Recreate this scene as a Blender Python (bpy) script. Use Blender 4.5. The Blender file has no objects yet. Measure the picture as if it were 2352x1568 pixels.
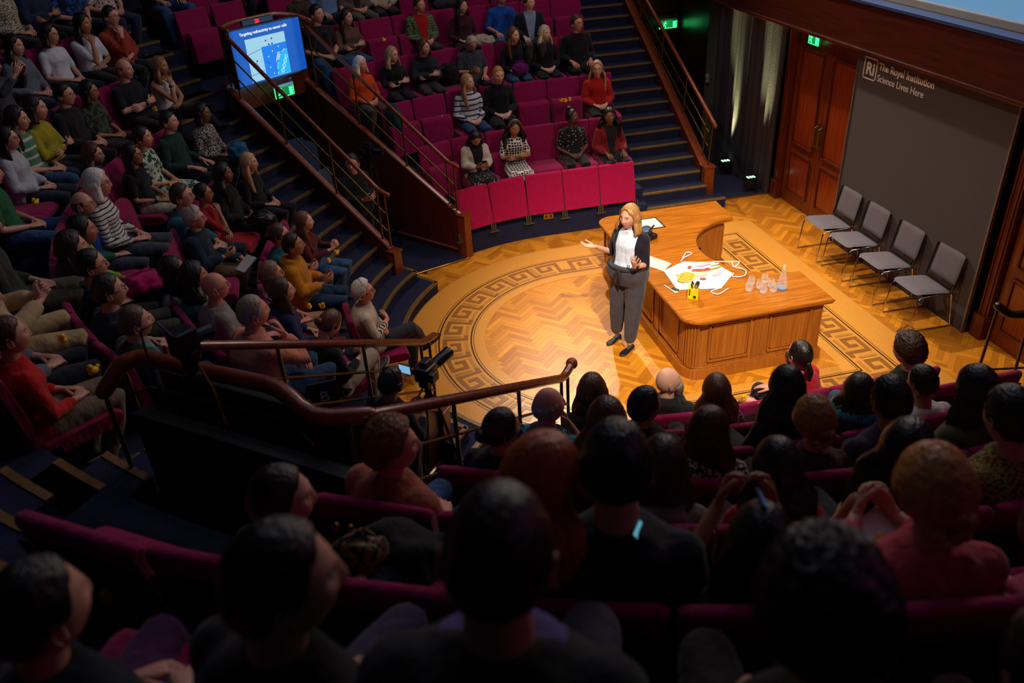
import bpy, bmesh, math, random
import numpy as np
from mathutils import Vector, Matrix, noise
from math import pi, sin, cos, radians, atan2, sqrt, hypot
random.seed(7)
SC = bpy.context.scene
COL = SC.collection

# ---------------------------------------------------------------- camera
def make_camera():
    pitch, roll, az = .545258, .058692, .208212
    fwd = Vector((sin(az)*cos(pitch), cos(az)*cos(pitch), -sin(pitch)))
    rt = Vector((cos(az), -sin(az), 0)); dn = fwd.cross(rt)
    r2 = cos(roll)*rt + sin(roll)*dn; d2 = -sin(roll)*rt + cos(roll)*dn
    cd = bpy.data.cameras.new('camera'); cam = bpy.data.objects.new('camera', cd); COL.objects.link(cam)
    m = Matrix((r2, -d2, -fwd)).transposed().to_4x4(); m.translation = Vector((-2.855, -7.935, 5.0))
    cam.matrix_world = m
    cd.sensor_width = 36; cd.lens = 1890.17/2352*36; cd.clip_start = .05; cd.clip_end = 100
    cd.dof.use_dof = True; cd.dof.focus_distance = 8.8; cd.dof.aperture_fstop = 1.8
    SC.camera = cam
make_camera()
SC.view_settings.view_transform = 'Standard'; SC.view_settings.look = 'None'
SC.view_settings.gamma = 1; SC.view_settings.exposure = 0; SC.view_settings.use_curve_mapping = False

# ---------------------------------------------------------------- world
w = bpy.data.worlds.new('world'); SC.world = w; w.use_nodes = True
w.node_tree.nodes['Background'].inputs[0].default_value = (.30, .42, .75, 1)
w.node_tree.nodes['Background'].inputs[1].default_value = .022

# ---------------------------------------------------------------- theatre lamps (hung above, out of frame) and added audience fills
def spot(name, loc, to, power, col, size, blend=.5, rad=.12):
    l = bpy.data.lights.new(name, 'SPOT'); l.energy = power; l.color = col; l.spot_size = radians(size); l.spot_blend = blend; l.shadow_soft_size = rad
    o = bpy.data.objects.new(name, l); COL.objects.link(o); o.location = loc
    o.rotation_euler = (Vector(to)-Vector(loc)).to_track_quat('-Z', 'Y').to_euler(); return o
def area(name, loc, to, power, col, sx, sy):
    l = bpy.data.lights.new(name, 'AREA'); l.energy = power; l.color = col; l.shape = 'RECTANGLE'; l.size = sx; l.size_y = sy
    o = bpy.data.objects.new(name, l); COL.objects.link(o); o.location = loc
    o.rotation_euler = (Vector(to)-Vector(loc)).to_track_quat('-Z', 'Y').to_euler(); return o
spot('stage_spot_near', (-.9, -6.6, 8.0), (.8, -.3, .6), 5200, (1, .87, .68), 34, 1.0)
spot('stage_spot_far', (1.5, 7.5, 8.2), (2.0, -.4, .3), 3300, (1, .82, .60), 44, .9)
spot('stage_wash', (-3.5, -1.0, 8.6), (1.6, 0, 0), 1000, (1, .75, .5), 66, 1.0, .3)
area('house_lamp', (-1, 0, 9.5), (-1, 0, 0), 78, (.70, .76, 1), 7, 9)
area('gallery_lamp', (4.2, -6.5, 6.6), (-2.2, -6.2, 3), 26, (1, .22, .62), 3, .6)
area('front_fill', (3.5, .5, 6.4), (-4, -.6, 1.4), 115, (1, .80, .68), 2.5, .5)  # added fill, stands in for stage bounce on the left audience
area('near_fill', (1.5, 4.5, 9.0), (-.6, -5.2, 1.6), 95, (1, .80, .72), 2, .6)  # unseen area light added to lift the near block and its hair
area('far_fill', (1.5, -1.5, 8.5), (0, 4.6, 1), 20, (1, .84, .78), 2, .6)  # extra light put in to brighten faces of the far block
area('side_lamp', (2.0, 9.5, 7.0), (1.0, 4.0, 1), 16, (1, .62, .62), 3, .6)

# ---------------------------------------------------------------- materials
def lin(h):
    h = h.lstrip('#'); v = [int(h[i:i+2], 16)/255 for i in (0, 2, 4)]
    return tuple(c/12.92 if c <= .04045 else ((c+.055)/1.055)**2.4 for c in v)+(1,)
MATS = {}
def base(name):
    m = bpy.data.materials.new(name); m.use_nodes = True; nt = m.node_tree
    return m, nt, nt.nodes['Principled BSDF']
def N(nt, t, **k):
    n = nt.nodes.new(t)
    for a, b in k.items(): setattr(n, a, b)
    return n
def math_(nt, op, a, b=None, c=None):
    n = N(nt, 'ShaderNodeMath', operation=op)
    for i, v in enumerate((a, b, c)):
        if v is None: continue
        if isinstance(v, (int, float)): n.inputs[i].default_value = v
        else: nt.links.new(v, n.inputs[i])
    return n.outputs[0]
def mix(nt, f, a, b):
    n = N(nt, 'ShaderNodeMix', data_type='RGBA')
    for i, v in ((0, f), (6, a), (7, b)):
        if isinstance(v, (int, float)): n.inputs[i].default_value = v
        elif isinstance(v, tuple): n.inputs[i].default_value = v
        else: nt.links.new(v, n.inputs[i])
    return n.outputs[2]
def coords(nt, scale=(1, 1, 1), kind='Object', attr=None):
    if attr:
        s = N(nt, 'ShaderNodeAttribute', attribute_name=attr).outputs['Vector']
    else: s = N(nt, 'ShaderNodeTexCoord').outputs[kind]
    mp = N(nt, 'ShaderNodeMapping'); mp.inputs['Scale'].default_value = scale
    nt.links.new(s, mp.inputs[0]); return mp.outputs[0]
def bump(nt, p, h, s, d=.01):
    b = N(nt, 'ShaderNodeBump'); b.inputs['Strength'].default_value = s; b.inputs['Distance'].default_value = d
    nt.links.new(h, b.inputs['Height']); nt.links.new(b.outputs[0], p.inputs['Normal'])
def noise_(nt, v, scale, detail=3):
    n = N(nt, 'ShaderNodeTexNoise'); n.inputs['Scale'].default_value = scale; n.inputs['Detail'].default_value = detail
    nt.links.new(v, n.inputs['Vector']); return n.outputs['Fac']
def mat(hexc, rough=.6, metal=0, name=None, vary=.12, bscale=0, bstr=.3, **kw):
    key = ('p', hexc, rough, metal, name, vary, bscale)
    if key in MATS: return MATS[key]
    m, nt, p = base(name or 'plain_'+hexc); c = lin(hexc)
    v = coords(nt); n = noise_(nt, v, 6)
    d = tuple(x*(1-vary) for x in c[:3])+(1,); l = tuple(min(1, x*(1+vary)) for x in c[:3])+(1,)
    nt.links.new(mix(nt, n, d, l), p.inputs['Base Color'])
    p.inputs['Roughness'].default_value = rough; p.inputs['Metallic'].default_value = metal
    for k, val in kw.items(): p.inputs[k].default_value = val
    if bscale: bump(nt, p, noise_(nt, v, bscale, 5), bstr)
    MATS[key] = m; return m
def wood(name, c1, c2, rough=.35, axis=2, scale=1.0, dens=14):
    key = ('w', name)
    if key in MATS: return MATS[key]
    m, nt, p = base(name); s = [dens, dens, dens]; s[axis] = 1.1
    v = coords(nt, tuple(x*scale for x in s)); n = noise_(nt, v, 2.2, 8)
    n2 = noise_(nt, coords(nt, (1.3, 1.3, 1.3)), 1.6, 2)
    f = math_(nt, 'MULTIPLY_ADD', n, 1.7, -.4); f = math_(nt, 'ADD', f, math_(nt, 'MULTIPLY', n2, .35))
    f2 = N(nt, 'ShaderNodeClamp'); nt.links.new(f, f2.inputs[0])
    nt.links.new(mix(nt, f2.outputs[0], lin(c1), lin(c2)), p.inputs['Base Color'])
    p.inputs['Roughness'].default_value = rough; p.inputs['Coat Weight'].default_value = .25; p.inputs['Coat Roughness'].default_value = .25
    bump(nt, p, n, .12, .004); MATS[key] = m; return m
def emit(name, c, s):
    key = ('e', name)
    if key in MATS: return MATS[key]
    m, nt, p = base(name); p.inputs['Base Color'].default_value = (0, 0, 0, 1)
    p.inputs['Emission Color'].default_value = lin(c); p.inputs['Emission Strength'].default_value = s
    MATS[key] = m; return m
def cloth(c1, pat='plain', c2='#ffffff', sc=1.0, rough=.85, attr=None):
    key = ('c', c1, pat, c2, sc, rough)
    if key in MATS: return MATS[key]
    m, nt, p = base('fabric_'+pat); v = coords(nt); A = lin(c1); B = lin(c2)
    sep = N(nt, 'ShaderNodeSeparateXYZ'); nt.links.new(v, sep.inputs[0]); X, Y, Z = sep.outputs
    wr = noise_(nt, coords(nt, (1, 1, 1.6)), 14, 3)
    dk = tuple(x*.78 for x in A[:3])+(1,)
    col = mix(nt, wr, dk, tuple(min(1, x*1.15) for x in A[:3])+(1,)); f = None
    if pat == 'stripe':      # horizontal bands
        f = math_(nt, 'GREATER_THAN', math_(nt, 'SINE', math_(nt, 'MULTIPLY', Z, 150/sc)), .62)
    elif pat == 'band':
        f = math_(nt, 'GREATER_THAN', math_(nt, 'SINE', math_(nt, 'MULTIPLY', Z, 60/sc)), -.1)
    elif pat == 'plaid':
        a = math_(nt, 'GREATER_THAN', math_(nt, 'SINE', math_(nt, 'MULTIPLY', Z, 170/sc)), .1)
        b = math_(nt, 'GREATER_THAN', math_(nt, 'SINE', math_(nt, 'MULTIPLY', math_(nt, 'ADD', X, Y), 170/sc)), .1)
        f = math_(nt, 'MULTIPLY', a, b)
    elif pat in ('dots', 'checker', 'floral', 'leaf', 'paisley'):
        vo = N(nt, 'ShaderNodeTexVoronoi'); vo.feature = 'DISTANCE_TO_EDGE' if pat in ('checker',) else 'F1'
        nt.links.new(v, vo.inputs['Vector']); vo.inputs['Scale'].default_value = {'dots': 26, 'checker': 24, 'floral': 55, 'leaf': 22, 'paisley': 45}[pat]/sc
        if pat == 'checker': f = math_(nt, 'GREATER_THAN', vo.outputs['Distance'], .11); vo.inputs['Randomness'].default_value = .25
        elif pat == 'dots': f = math_(nt, 'LESS_THAN', vo.outputs['Distance'], .22)
        else:
            nn = noise_(nt, v, {'floral': 60, 'leaf': 20, 'paisley': 70}[pat]/sc, 1)
            f = math_(nt, 'GREATER_THAN', math_(nt, 'ADD', nn, math_(nt, 'MULTIPLY', vo.outputs['Distance'], .35)), .70 if pat != 'leaf' else .66)
    elif pat == 'swirl':
        wv = N(nt, 'ShaderNodeTexWave'); wv.wave_type = 'RINGS'; wv.inputs['Scale'].default_value = 6; wv.inputs['Distortion'].default_value = 6; wv.inputs['Detail Scale'].default_value = 3
        nt.links.new(v, wv.inputs['Vector']); f = math_(nt, 'GREATER_THAN', wv.outputs['Fac'], .72)
    elif pat == 'open':      # jacket worn open over a second layer: a wedge down the chest
        ax = math_(nt, 'ABSOLUTE', X); wv = math_(nt, 'MULTIPLY_ADD', Z, .16, -.055)
        f = math_(nt, 'MULTIPLY', math_(nt, 'LESS_THAN', ax, wv), math_(nt, 'GREATER_THAN', Y, .0))
        f = math_(nt, 'MULTIPLY', f, math_(nt, 'LESS_THAN', Y, .16))
    elif pat == 'plaidopen':
        g = math_(nt, 'MULTIPLY', math_(nt, 'GREATER_THAN', math_(nt, 'SINE', math_(nt, 'MULTIPLY', Z, 150)), .0), math_(nt, 'GREATER_THAN', math_(nt, 'SINE', math_(nt, 'MULTIPLY', math_(nt, 'ADD', X, Y), 150)), .0))
        col = mix(nt, g, col, (.008, .012, .008, 1)); f = math_(nt, 'MULTIPLY', math_(nt, 'LESS_THAN', math_(nt, 'ABSOLUTE', X), math_(nt, 'MULTIPLY_ADD', Z, .2, -.08)), math_(nt, 'GREATER_THAN', Y, .0))
    elif pat == 'openwide':
        f = math_(nt, 'MULTIPLY', math_(nt, 'LESS_THAN', math_(nt, 'ABSOLUTE', math_(nt, 'ADD', X, .012)), .105), math_(nt, 'GREATER_THAN', Y, -.02))
    elif pat == 'sash':
        u = math_(nt, 'ADD', Z, math_(nt, 'MULTIPLY', X, .9)); w1 = math_(nt, 'LESS_THAN', math_(nt, 'ABSOLUTE', math_(nt, 'ADD', u, -.88)), .075)
        f = math_(nt, 'MULTIPLY', w1, math_(nt, 'GREATER_THAN', math_(nt, 'SINE', math_(nt, 'MULTIPLY', u, 210)), .1))
    elif pat == 'colourblock':
        f = math_(nt, 'GREATER_THAN', math_(nt, 'SINE', math_(nt, 'ADD', math_(nt, 'MULTIPLY', X, 22), math_(nt, 'MULTIPLY', Z, 26))), .15)
    if f is not None: col = mix(nt, f, col, B)
    nt.links.new(col, p.inputs['Base Color']); p.inputs['Roughness'].default_value = rough
    p.inputs['Sheen Weight'].default_value = .12; p.inputs['Specular IOR Level'].default_value = .2
    bump(nt, p, noise_(nt, coords(nt, (1, 1, .55)), 16, 2), .55, .03); MATS[key] = m; return m
def skin(hexc):
    key = ('s', hexc)
    if key in MATS: return MATS[key]
    m, nt, p = base('skin'); A = lin(hexc)
    at = N(nt, 'ShaderNodeAttribute', attribute_name='hp'); sep = N(nt, 'ShaderNodeSeparateXYZ'); nt.links.new(at.outputs['Vector'], sep.inputs[0]); X, Y, Z = sep.outputs
    front = math_(nt, 'GREATER_THAN', Y, .03); ax = math_(nt, 'ABSOLUTE', X)
    def ell(cx, cz, rx, rz):
        a = math_(nt, 'POWER', math_(nt, 'MULTIPLY', math_(nt, 'ADD', ax, -cx), 1/rx), 2); b = math_(nt, 'POWER', math_(nt, 'ABSOLUTE', math_(nt, 'MULTIPLY', math_(nt, 'ADD', Z, -cz), 1/rz)), 2)
        return math_(nt, 'MULTIPLY', math_(nt, 'LESS_THAN', math_(nt, 'ADD', a, b), 1), front)
    blotch = noise_(nt, coords(nt), 9, 3)
    col = mix(nt, blotch, tuple(x*.86 for x in A[:3])+(1,), tuple(min(1, x*1.1) for x in A[:3])+(1,))
    lip = (A[0]*.75, A[1]*.42, A[2]*.42, 1); brow = (A[0]*.22, A[1]*.16, A[2]*.13, 1)
    cheek = ell(.042, -.028, .02, .016)
    col = mix(nt, math_(nt, 'MULTIPLY', cheek, .25), col, (A[0], A[1]*.6, A[2]*.6, 1))
    col = mix(nt, ell(0, -.0635, .024, .0078), col, lip)
    col = mix(nt, ell(0, -.0635, .021, .0012), col, (.05, .02, .02, 1))
    col = mix(nt, ell(.032, .026, .017, .0035), col, brow)
    col = mix(nt, ell(.031, .005, .0145, .0066), col, (A[0]*.25, A[1]*.2, A[2]*.2, 1))
    col = mix(nt, ell(.031, .0045, .0125, .005), col, (.72, .70, .68, 1))
    col = mix(nt, ell(.031, .005, .0056, .0056), col, (.035, .022, .015, 1))
    nt.links.new(col, p.inputs['Base Color']); p.inputs['Roughness'].default_value = .52
    p.inputs['Subsurface Weight'].default_value = .0
    MATS[key] = m; return m
def hairmat(hexc, tip=None):
    key = ('h', hexc, tip)
    if key in MATS: return MATS[key]
    m, nt, p = base('hair'); A = lin(hexc)
    n = noise_(nt, coords(nt, (1, 1, .10)), 75, 4)
    col = mix(nt, n, tuple(x*.45 for x in A[:3])+(1,), tuple(min(1, x*1.6) for x in A[:3])+(1,))
    if tip:
        sep = N(nt, 'ShaderNodeSeparateXYZ'); nt.links.new(coords(nt), sep.inputs[0])
        f = math_(nt, 'LESS_THAN', math_(nt, 'ADD', sep.outputs[2], math_(nt, 'MULTIPLY', n, .12)), -.02)
        col = mix(nt, f, col, lin(tip))
    nt.links.new(col, p.inputs['Base Color']); p.inputs['Roughness'].default_value = .38
    p.inputs['Anisotropic'].default_value = .5
    bump(nt, p, n, .7, .008); MATS[key] = m; return m
# ---------------------------------------------------------------- mesh helpers
class MB:
    def __init__(s): s.v = []; s.f = []; s.m = []
    def add(s, vs, fs, mi=0):
        o = len(s.v); s.v += [tuple(map(float, v)) for v in vs]; s.f += [tuple(i+o for i in f) for f in fs]; s.m += [mi]*len(fs); return s
    def box(s, c, size, rz=0, mi=0, M=None, bev=0):
        x, y, z = [k/2 for k in size]; P = []
        if bev:      # chamfered box
            b = bev; bm = bmesh.new(); bmesh.ops.create_cube(bm, size=1)
            for v in bm.verts: v.co = Vector((v.co.x*size[0], v.co.y*size[1], v.co.z*size[2]))
            bmesh.ops.bevel(bm, geom=bm.edges[:], offset=b, segments=2, profile=.7, affect='EDGES')
            bm.verts.index_update(); P = [v.co.copy() for v in bm.verts]; F = [tuple(v.index for v in f.verts) for f in bm.faces]; bm.free()
        else:
            P = [Vector((i*x, j*y, k*z)) for i in (-1, 1) for j in (-1, 1) for k in (-1, 1)]
            F = [(0, 1, 3, 2), (4, 6, 7, 5), (0, 4, 5, 1), (2, 3, 7, 6), (0, 2, 6, 4), (1, 5, 7, 3)]
        T = Matrix.Translation(c) @ Matrix.Rotation(rz, 4, 'Z') @ (M or Matrix())
        return s.add([T @ p for p in P], F, mi)
    def loft(s, rings, closed=True, cap=True, mi=0):
        n = len(rings[0]); o = [p for r in rings for p in r]; F = []
        for i in range(len(rings)-1):
            for j in range(n if closed else n-1):
                a, b = i*n+j, i*n+(j+1) % n; F.append((a, b, b+n, a+n))
        if cap and closed: F.append(tuple(range(n))[::-1]); F.append(tuple((len(rings)-1)*n+j for j in range(n)))
        return s.add(o, F, mi)
    def tube(s, pts, r, n=8, mi=0, round_=False, flat=1.0, up=None):
        pts = [Vector(p) for p in pts]; rs = list(r) if hasattr(r, '__len__') else [r]*len(pts)
        if round_:
            d0 = (pts[0]-pts[1]).normalized(); d1 = (pts[-1]-pts[-2]).normalized()
            pts = [pts[0]+d0*rs[0]*.95, pts[0]+d0*rs[0]*.6]+pts+[pts[-1]+d1*rs[-1]*.6, pts[-1]+d1*rs[-1]*.95]
            rs = [rs[0]*.3, rs[0]*.8]+rs+[rs[-1]*.8, rs[-1]*.3]
        rings = []; ref = Vector(up) if up else None
        for i, p in enumerate(pts):
            t = (pts[min(i+1, len(pts)-1)]-pts[max(i-1, 0)]).normalized()
            if ref is None: ref = Vector((0, 0, 1)) if abs(t.z) < .9 else Vector((0, 1, 0))
            a = (ref-t*ref.dot(t)).normalized(); b = t.cross(a); ref = a
            rings.append([p+(a*cos(2*pi*k/n)*flat+b*sin(2*pi*k/n))*rs[i] for k in range(n)])
        return s.loft(rings, mi=mi)
    def prism(s, poly, z0, z1, mi=0):
        n = len(poly); v = [(x, y, z0) for x, y in poly]+[(x, y, z1) for x, y in poly]
        f = [tuple(range(n))[::-1], tuple(range(n, 2*n))]+[(i, (i+1) % n, n+(i+1) % n, n+i) for i in range(n)]
        return s.add(v, f, mi)
    def ell(s, c, r, n=12, m=8, mi=0, M=None):
        c = Vector(c); M = M or Matrix.Identity(3); rings = []
        for i in range(m+1):
            th = max(.02, min(pi-.02, pi*i/m)); rings.append([c+M @ Vector((r[0]*sin(th)*cos(2*pi*j/n), r[1]*sin(th)*sin(2*pi*j/n), r[2]*cos(th))) for j in range(n)])
        return s.loft(rings[::-1], mi=mi)
    def disc(s, c, nrm, r, n=16, mi=0, th=.002):
        nrm = Vector(nrm).normalized(); c = Vector(c); return s.tube([c-nrm*th, c+nrm*th], r, n, mi)
    def mesh(s, name, mats, smooth=False, uv=None):
        me = bpy.data.meshes.new(name); me.from_pydata(s.v, [], s.f)
        for m in (mats if isinstance(mats, (list, tuple)) else [mats]): me.materials.append(m)
        if any(s.m): me.polygons.foreach_set('material_index', s.m)
        if smooth: me.polygons.foreach_set('use_smooth', [True]*len(s.f))
        me.validate(); me.update(); return me
    def build(s, name, mats, parent=None, smooth=False, loc=None, rz=0):
        o = bpy.data.objects.new(name, s.mesh(name, mats, smooth)); COL.objects.link(o)
        if parent is not None: o.parent = parent
        if loc is not None: o.location = loc
        if rz: o.rotation_euler = (0, 0, rz)
        if smooth:
            try:
                o.data.set_sharp_from_angle(angle=radians(50))
            except Exception: pass
        return o
def thing(name, label, cat, loc=(0, 0, 0), rz=0, group=None):
    o = bpy.data.objects.new(name, None); COL.objects.link(o); o.empty_display_size = .1
    o.location = loc; o.rotation_euler = (0, 0, rz); o['label'] = label; o['category'] = cat
    if group: o['group'] = group
    return o
def tag(o, label, cat, group=None):
    o['label'] = label; o['category'] = cat
    if group: o['group'] = group
    return o
def struct(o): o['kind'] = 'structure'; return o
def copy_tree(o, parent=None):
    c = o.copy(); COL.objects.link(c); c.parent = parent
    for ch in list(o.children): copy_tree(ch, c)
    return c
def text_obj(name, body, size, material, parent, M, extrude=.002, align='LEFT', bold=0.0):
    cu = bpy.data.curves.new(name, 'FONT'); cu.body = body; cu.size = size; cu.extrude = extrude; cu.align_x = align; cu.offset = bold
    t = bpy.data.objects.new(name, cu); COL.objects.link(t)
    dg = bpy.context.evaluated_depsgraph_get(); me = bpy.data.meshes.new_from_object(t.evaluated_get(dg))
    bpy.data.objects.remove(t); me.materials.clear(); me.materials.append(material)
    o = bpy.data.objects.new(name, me); COL.objects.link(o); o.parent = parent; o.matrix_local = M; return o
def face_M(origin, xdir, up=(0, 0, 1)):
    x = Vector(xdir).normalized(); z_ = Vector(up).normalized(); nrm = x.cross(z_)
    m = Matrix((x, z_, nrm)).transposed().to_4x4(); m.translation = Vector(origin); return m
# theatre plan: centre of the horseshoe is the origin, +X is the wall behind the desk
def pol(r, a): return Vector((r*cos(a), r*sin(a), 0))
UF, NF = Vector((-.633, .774, 0)), Vector((.774, .633, 0))     # far vomitory: along / across
UN, NN = Vector((-.633, -.774, 0)), Vector((.774, -.633, 0))   # near vomitory
def un(s, n, z, near=False): return (UN if near else UF)*s+(NN if near else NF)*n+Vector((0, 0, z))
def on_r(r, n, z, near=False):   # point at radius r on the line n = const
    return un(sqrt(max(0, r*r-n*n)), n, z, near)
# ---------------------------------------------------------------- people
def se(c, a, b, n=20, e=2.0, tilt=0):   # horizontal super-ellipse ring
    out = []
    for k in range(n):
        t = 2*pi*k/n; ct, st = cos(t), sin(t)
        x = a*abs(ct)**(2/e)*(1 if ct > 0 else -1); y = b*abs(st)**(2/e)*(1 if st > 0 else -1)
        out.append(Vector((c[0]+x, c[1]+y, c[2]+tilt*y)))
    return out
def remesh(mb, vox, it=6, fac=.5):
    me = mb.mesh('tmp', []); o = bpy.data.objects.new('tmp', me); COL.objects.link(o)
    r = o.modifiers.new('r', 'REMESH'); r.mode = 'VOXEL'; r.voxel_size = vox; r.use_smooth_shade = True
    s = o.modifiers.new('s', 'SMOOTH'); s.iterations = it; s.factor = fac
    dg = bpy.context.evaluated_depsgraph_get(); m2 = bpy.data.meshes.new_from_object(o.evaluated_get(dg))
    v = np.empty(len(m2.vertices)*3, dtype=np.float64); m2.vertices.foreach_get('co', v)
    F = [tuple(p.vertices) for p in m2.polygons]
    bpy.data.objects.remove(o); bpy.data.meshes.remove(me); bpy.data.meshes.remove(m2)
    return v.reshape(-1, 3), F
def G(x, s): return math.exp(-(x/s)**2)
def sst(a, b, x):
    t = max(0, min(1, (x-a)/(b-a))); return t*t*(3-2*t)
def head_pt(th, ph, fat=0.0, out=0.0):
    """point of the head for polar angle th (0 = crown) and azimuth ph (0 = face, +-pi = back)"""
    x = .0745*sin(th)*sin(ph); y = .094*sin(th)*cos(ph); z = .118*cos(th)
    if abs(x) > 0: x *= 1+.05*G(z-.02, .05)
    if z < 0:
        t = -z/.118; x *= 1-(.34-fat)*t**1.7
        if y < 0: y *= 1-.52*sst(.2, .95, t)
        else: y *= 1-.04*t
    if z < -.085: z = -.085+(z+.085)*.9
    r = sqrt(x*x+y*y+z*z)+1e-9
    if out: k = 1+out/r; x *= k; y *= k; z *= k
    return x, y, z
def head_mesh(fat=0.0, nose=1.0):
    nt_, np_ = 46, 64; V = []; F = []
    for i in range(nt_+1):
        th = max(.015, min(pi-.015, pi*i/nt_))
        for j in range(np_):
            u = -1+2*j/np_; ph = pi*(.45*u+.55*u**3) if True else 0
            x, y, z = head_pt(th, ph, fat)
            if y > 0:
                f = sst(.02, .06, y)
                bridge = .35+.65*sst(.018, -.03, z); lo = sst(-.046, -.036, z); hi = sst(.032, .012, z)
                d = .0245*nose*G(x, .0105)*bridge*lo*hi
                d += .006*nose*(G(abs(x)-.011, .007)*G(z+.034, .008))
                d -= .0095*G(abs(x)-.032, .017)*G(z-.006, .013)
                d += .0045*G(abs(x)-.03, .02)*G(z-.031, .009)
                d += .004*G(abs(x)-.044, .018)*G(z+.026, .02)
                d += .0055*G(x, .021)*(G(z+.058, .006)+G(z+.070, .006)) - .003*G(x, .02)*G(z+.0635, .003)
                d += .009*G(x, .02)*G(z+.099, .014) - .003*G(x, .02)*G(z+.082, .006)
                y += d*f
            V.append((x, y, z))
    for i in range(nt_):
        for j in range(np_):
            a, b = i*np_+j, i*np_+(j+1) % np_; F.append((a, a+np_, b+np_, b))
    F.append(tuple(range(np_))); F.append(tuple(nt_*np_+j for j in range(np_))[::-1])
    mb = MB(); mb.add(V, F)
    for s in (1, -1):                    # ears: rim, bowl and lobe
        c = Vector((s*.0755, -.008, -.008)); rim = []
        for k in range(13):
            t = radians(-70+k*26); rr = .017+.004*cos(t)
            rim.append(c+Vector((s*(.006+.005*(-cos(t) < .3)), -cos(t)*rr*.75-.004, sin(t)*.029+.004)))
        mb.tube(rim, [.0035]*13, 6, round_=True)
        mb.ell(c+Vector((s*.003, -.002, .0)), (.006, .014, .026), 10, 6); mb.ell(c+Vector((s*.004, .006, -.022)), (.004, .007, .009), 8, 5)
    return np.array([tuple(v) for v in mb.v]), mb.f
HEADS = {}
def get_head(f, n):
    if (f, n) not in HEADS: HEADS[(f, n)] = head_mesh(f, n)
    return HEADS[(f, n)]
def hand_mesh(s, curl=.5, spread=.12, lod=0):
    """right hand s=+1: wrist at 0, fingers +Y, back of the hand +Z, thumb towards -X"""
    mb = MB(); R = []
    for y, a, b in ((-.02, .025, .019), (.0, .026, .018), (.03, .034, .0165), (.06, .040, .0145), (.085, .041, .012), (.094, .036, .008)):
        R.append([Vector((a*cos(2*pi*k/12)*1.0, y, b*sin(2*pi*k/12))) for k in range(12)][::-1])
    mb.loft(R)
    for i, (x, L) in enumerate(((-.030, .074), (-.010, .082), (.010, .077), (.029, .060))):
        c = curl*(1+.12*i); y0 = .082-(.004 if i in (0, 3) else 0); p = Vector((x, y0, 0)); pts = [p.copy()]; a = c*.35; sp = spread*(i-1.5)/1.5
        for seg, l in enumerate((.43, .32, .25)):
            p = p+Vector((sin(sp), cos(sp), 0))*cos(a)*L*l+Vector((0, 0, -1))*sin(a)*L*l; pts.append(p.copy()); a += c*(.9 if seg == 0 else .7)
        mb.tube(pts, [.0088, .0085, .0078, .0066], 8, round_=True)
    d = Vector((-.62, .72, -.28)).normalized(); p0 = Vector((-.022, .022, -.004)); p1 = p0+d*.042; p2 = p1+Vector((-.35, .85, -.3-curl*.2)).normalized()*.032; p3 = p2+Vector((-.1+curl*.3, .9, -.35)).normalized()*.024
    mb.tube([p0, p1, p2, p3], [.0135, .0112, .0098, .0078], 8, round_=True)
    v = np.array([tuple(q) for q in mb.v]); f = mb.f
    if s > 0: v[:, 0] *= 1
    else: v[:, 0] *= -1; f = [t[::-1] for t in f]
    return v, f
HANDS = {}
def get_hand(s, c, sp=.12):
    k = (s, round(c, 1), sp)
    if k not in HANDS: HANDS[k] = hand_mesh(s, c, sp)
    return HANDS[k]
def frame(f, up):
    y = Vector(f).normalized(); z = Vector(up); z = (z-y*z.dot(y)).normalized(); x = y.cross(z)
    return np.array((tuple(x), tuple(y), tuple(z)))     # rows: local axes in body space
# arm poses: per side (elbow, wrist, finger direction, back-of-hand direction, curl); x is mirrored for the left side
def A(e, w, f, b, c): return (Vector(e), Vector(w), f, b, c)
ARMS = {
 'lap': (A((.235, .01, .665), (.085, .205, .615), (-.65, .7, -.1), (.25, .25, 1), .55),)*2,
 'thighs': (A((.245, -.01, .665), (.135, .25, .625), (-.12, 1, -.22), (.1, .1, 1), .3),)*2,
 'crossed': (A((.23, .05, .69), (-.055, .20, .745), (-1, -.05, .12), (-.1, 1, .35), .45), A((.23, .05, .69), (-.02, .155, .70), (-1, .15, .1), (0, 1, .4), .5)),
 'chin': (A((.13, .235, .70), (.055, .165, .93), (-.28, -.22, 1), (.5, 1, .1), .75), A((.23, .04, .68), (-.05, .225, .665), (-1, .25, 0), (0, .5, 1), .45)),
 'chinl': (A((.23, .04, .68), (-.05, .225, .665), (-1, .25, 0), (0, .5, 1), .45), A((.13, .235, .70), (.055, .165, .93), (-.28, -.22, 1), (.5, 1, .1), .75)),
 'phone': (A((.21, .03, .69), (.075, .245, .715), (-.45, .85, .25), (.75, .1, -.55), .8),)*2,
 'raised': (A((.215, .17, .86), (.085, .31, 1.05), (-.35, .5, .9), (.8, .6, .1), .8),)*2,
 'one': (A((.225, .03, .67), (.07, .24, .70), (-.3, .9, .25), (.7, .1, -.4), .8), A((.245, -.01, .665), (.12, .25, .625), (-.12, 1, -.22), (.1, .1, 1), .3)),
 'hold': (A((.225, .08, .72), (.055, .30, .80), (-.5, .6, .5), (.8, .3, -.2), .9),)*2,
}
LEGS = {   # hip, knee, ankle per side (right, left)
 'norm': (((.088, .01, .505), (.115, .415, .50), (.115, .235, .09)),)*2,
 'wide': (((.095, .01, .505), (.19, .41, .50), (.16, .41, .09)),)*2,
 'cross': (((.088, .01, .51), (-.03, .44, .60), (-.20, .55, .30)), ((.088, .01, .505), (.06, .43, .50), (.05, .40, .09))),
 'stand': (((.085, 0, .50), (.095, .02, .09), (.095, -.01, -.29)),)*2,
}
def mir(v, s): return Vector((v[0]*s, v[1], v[2]))
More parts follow.
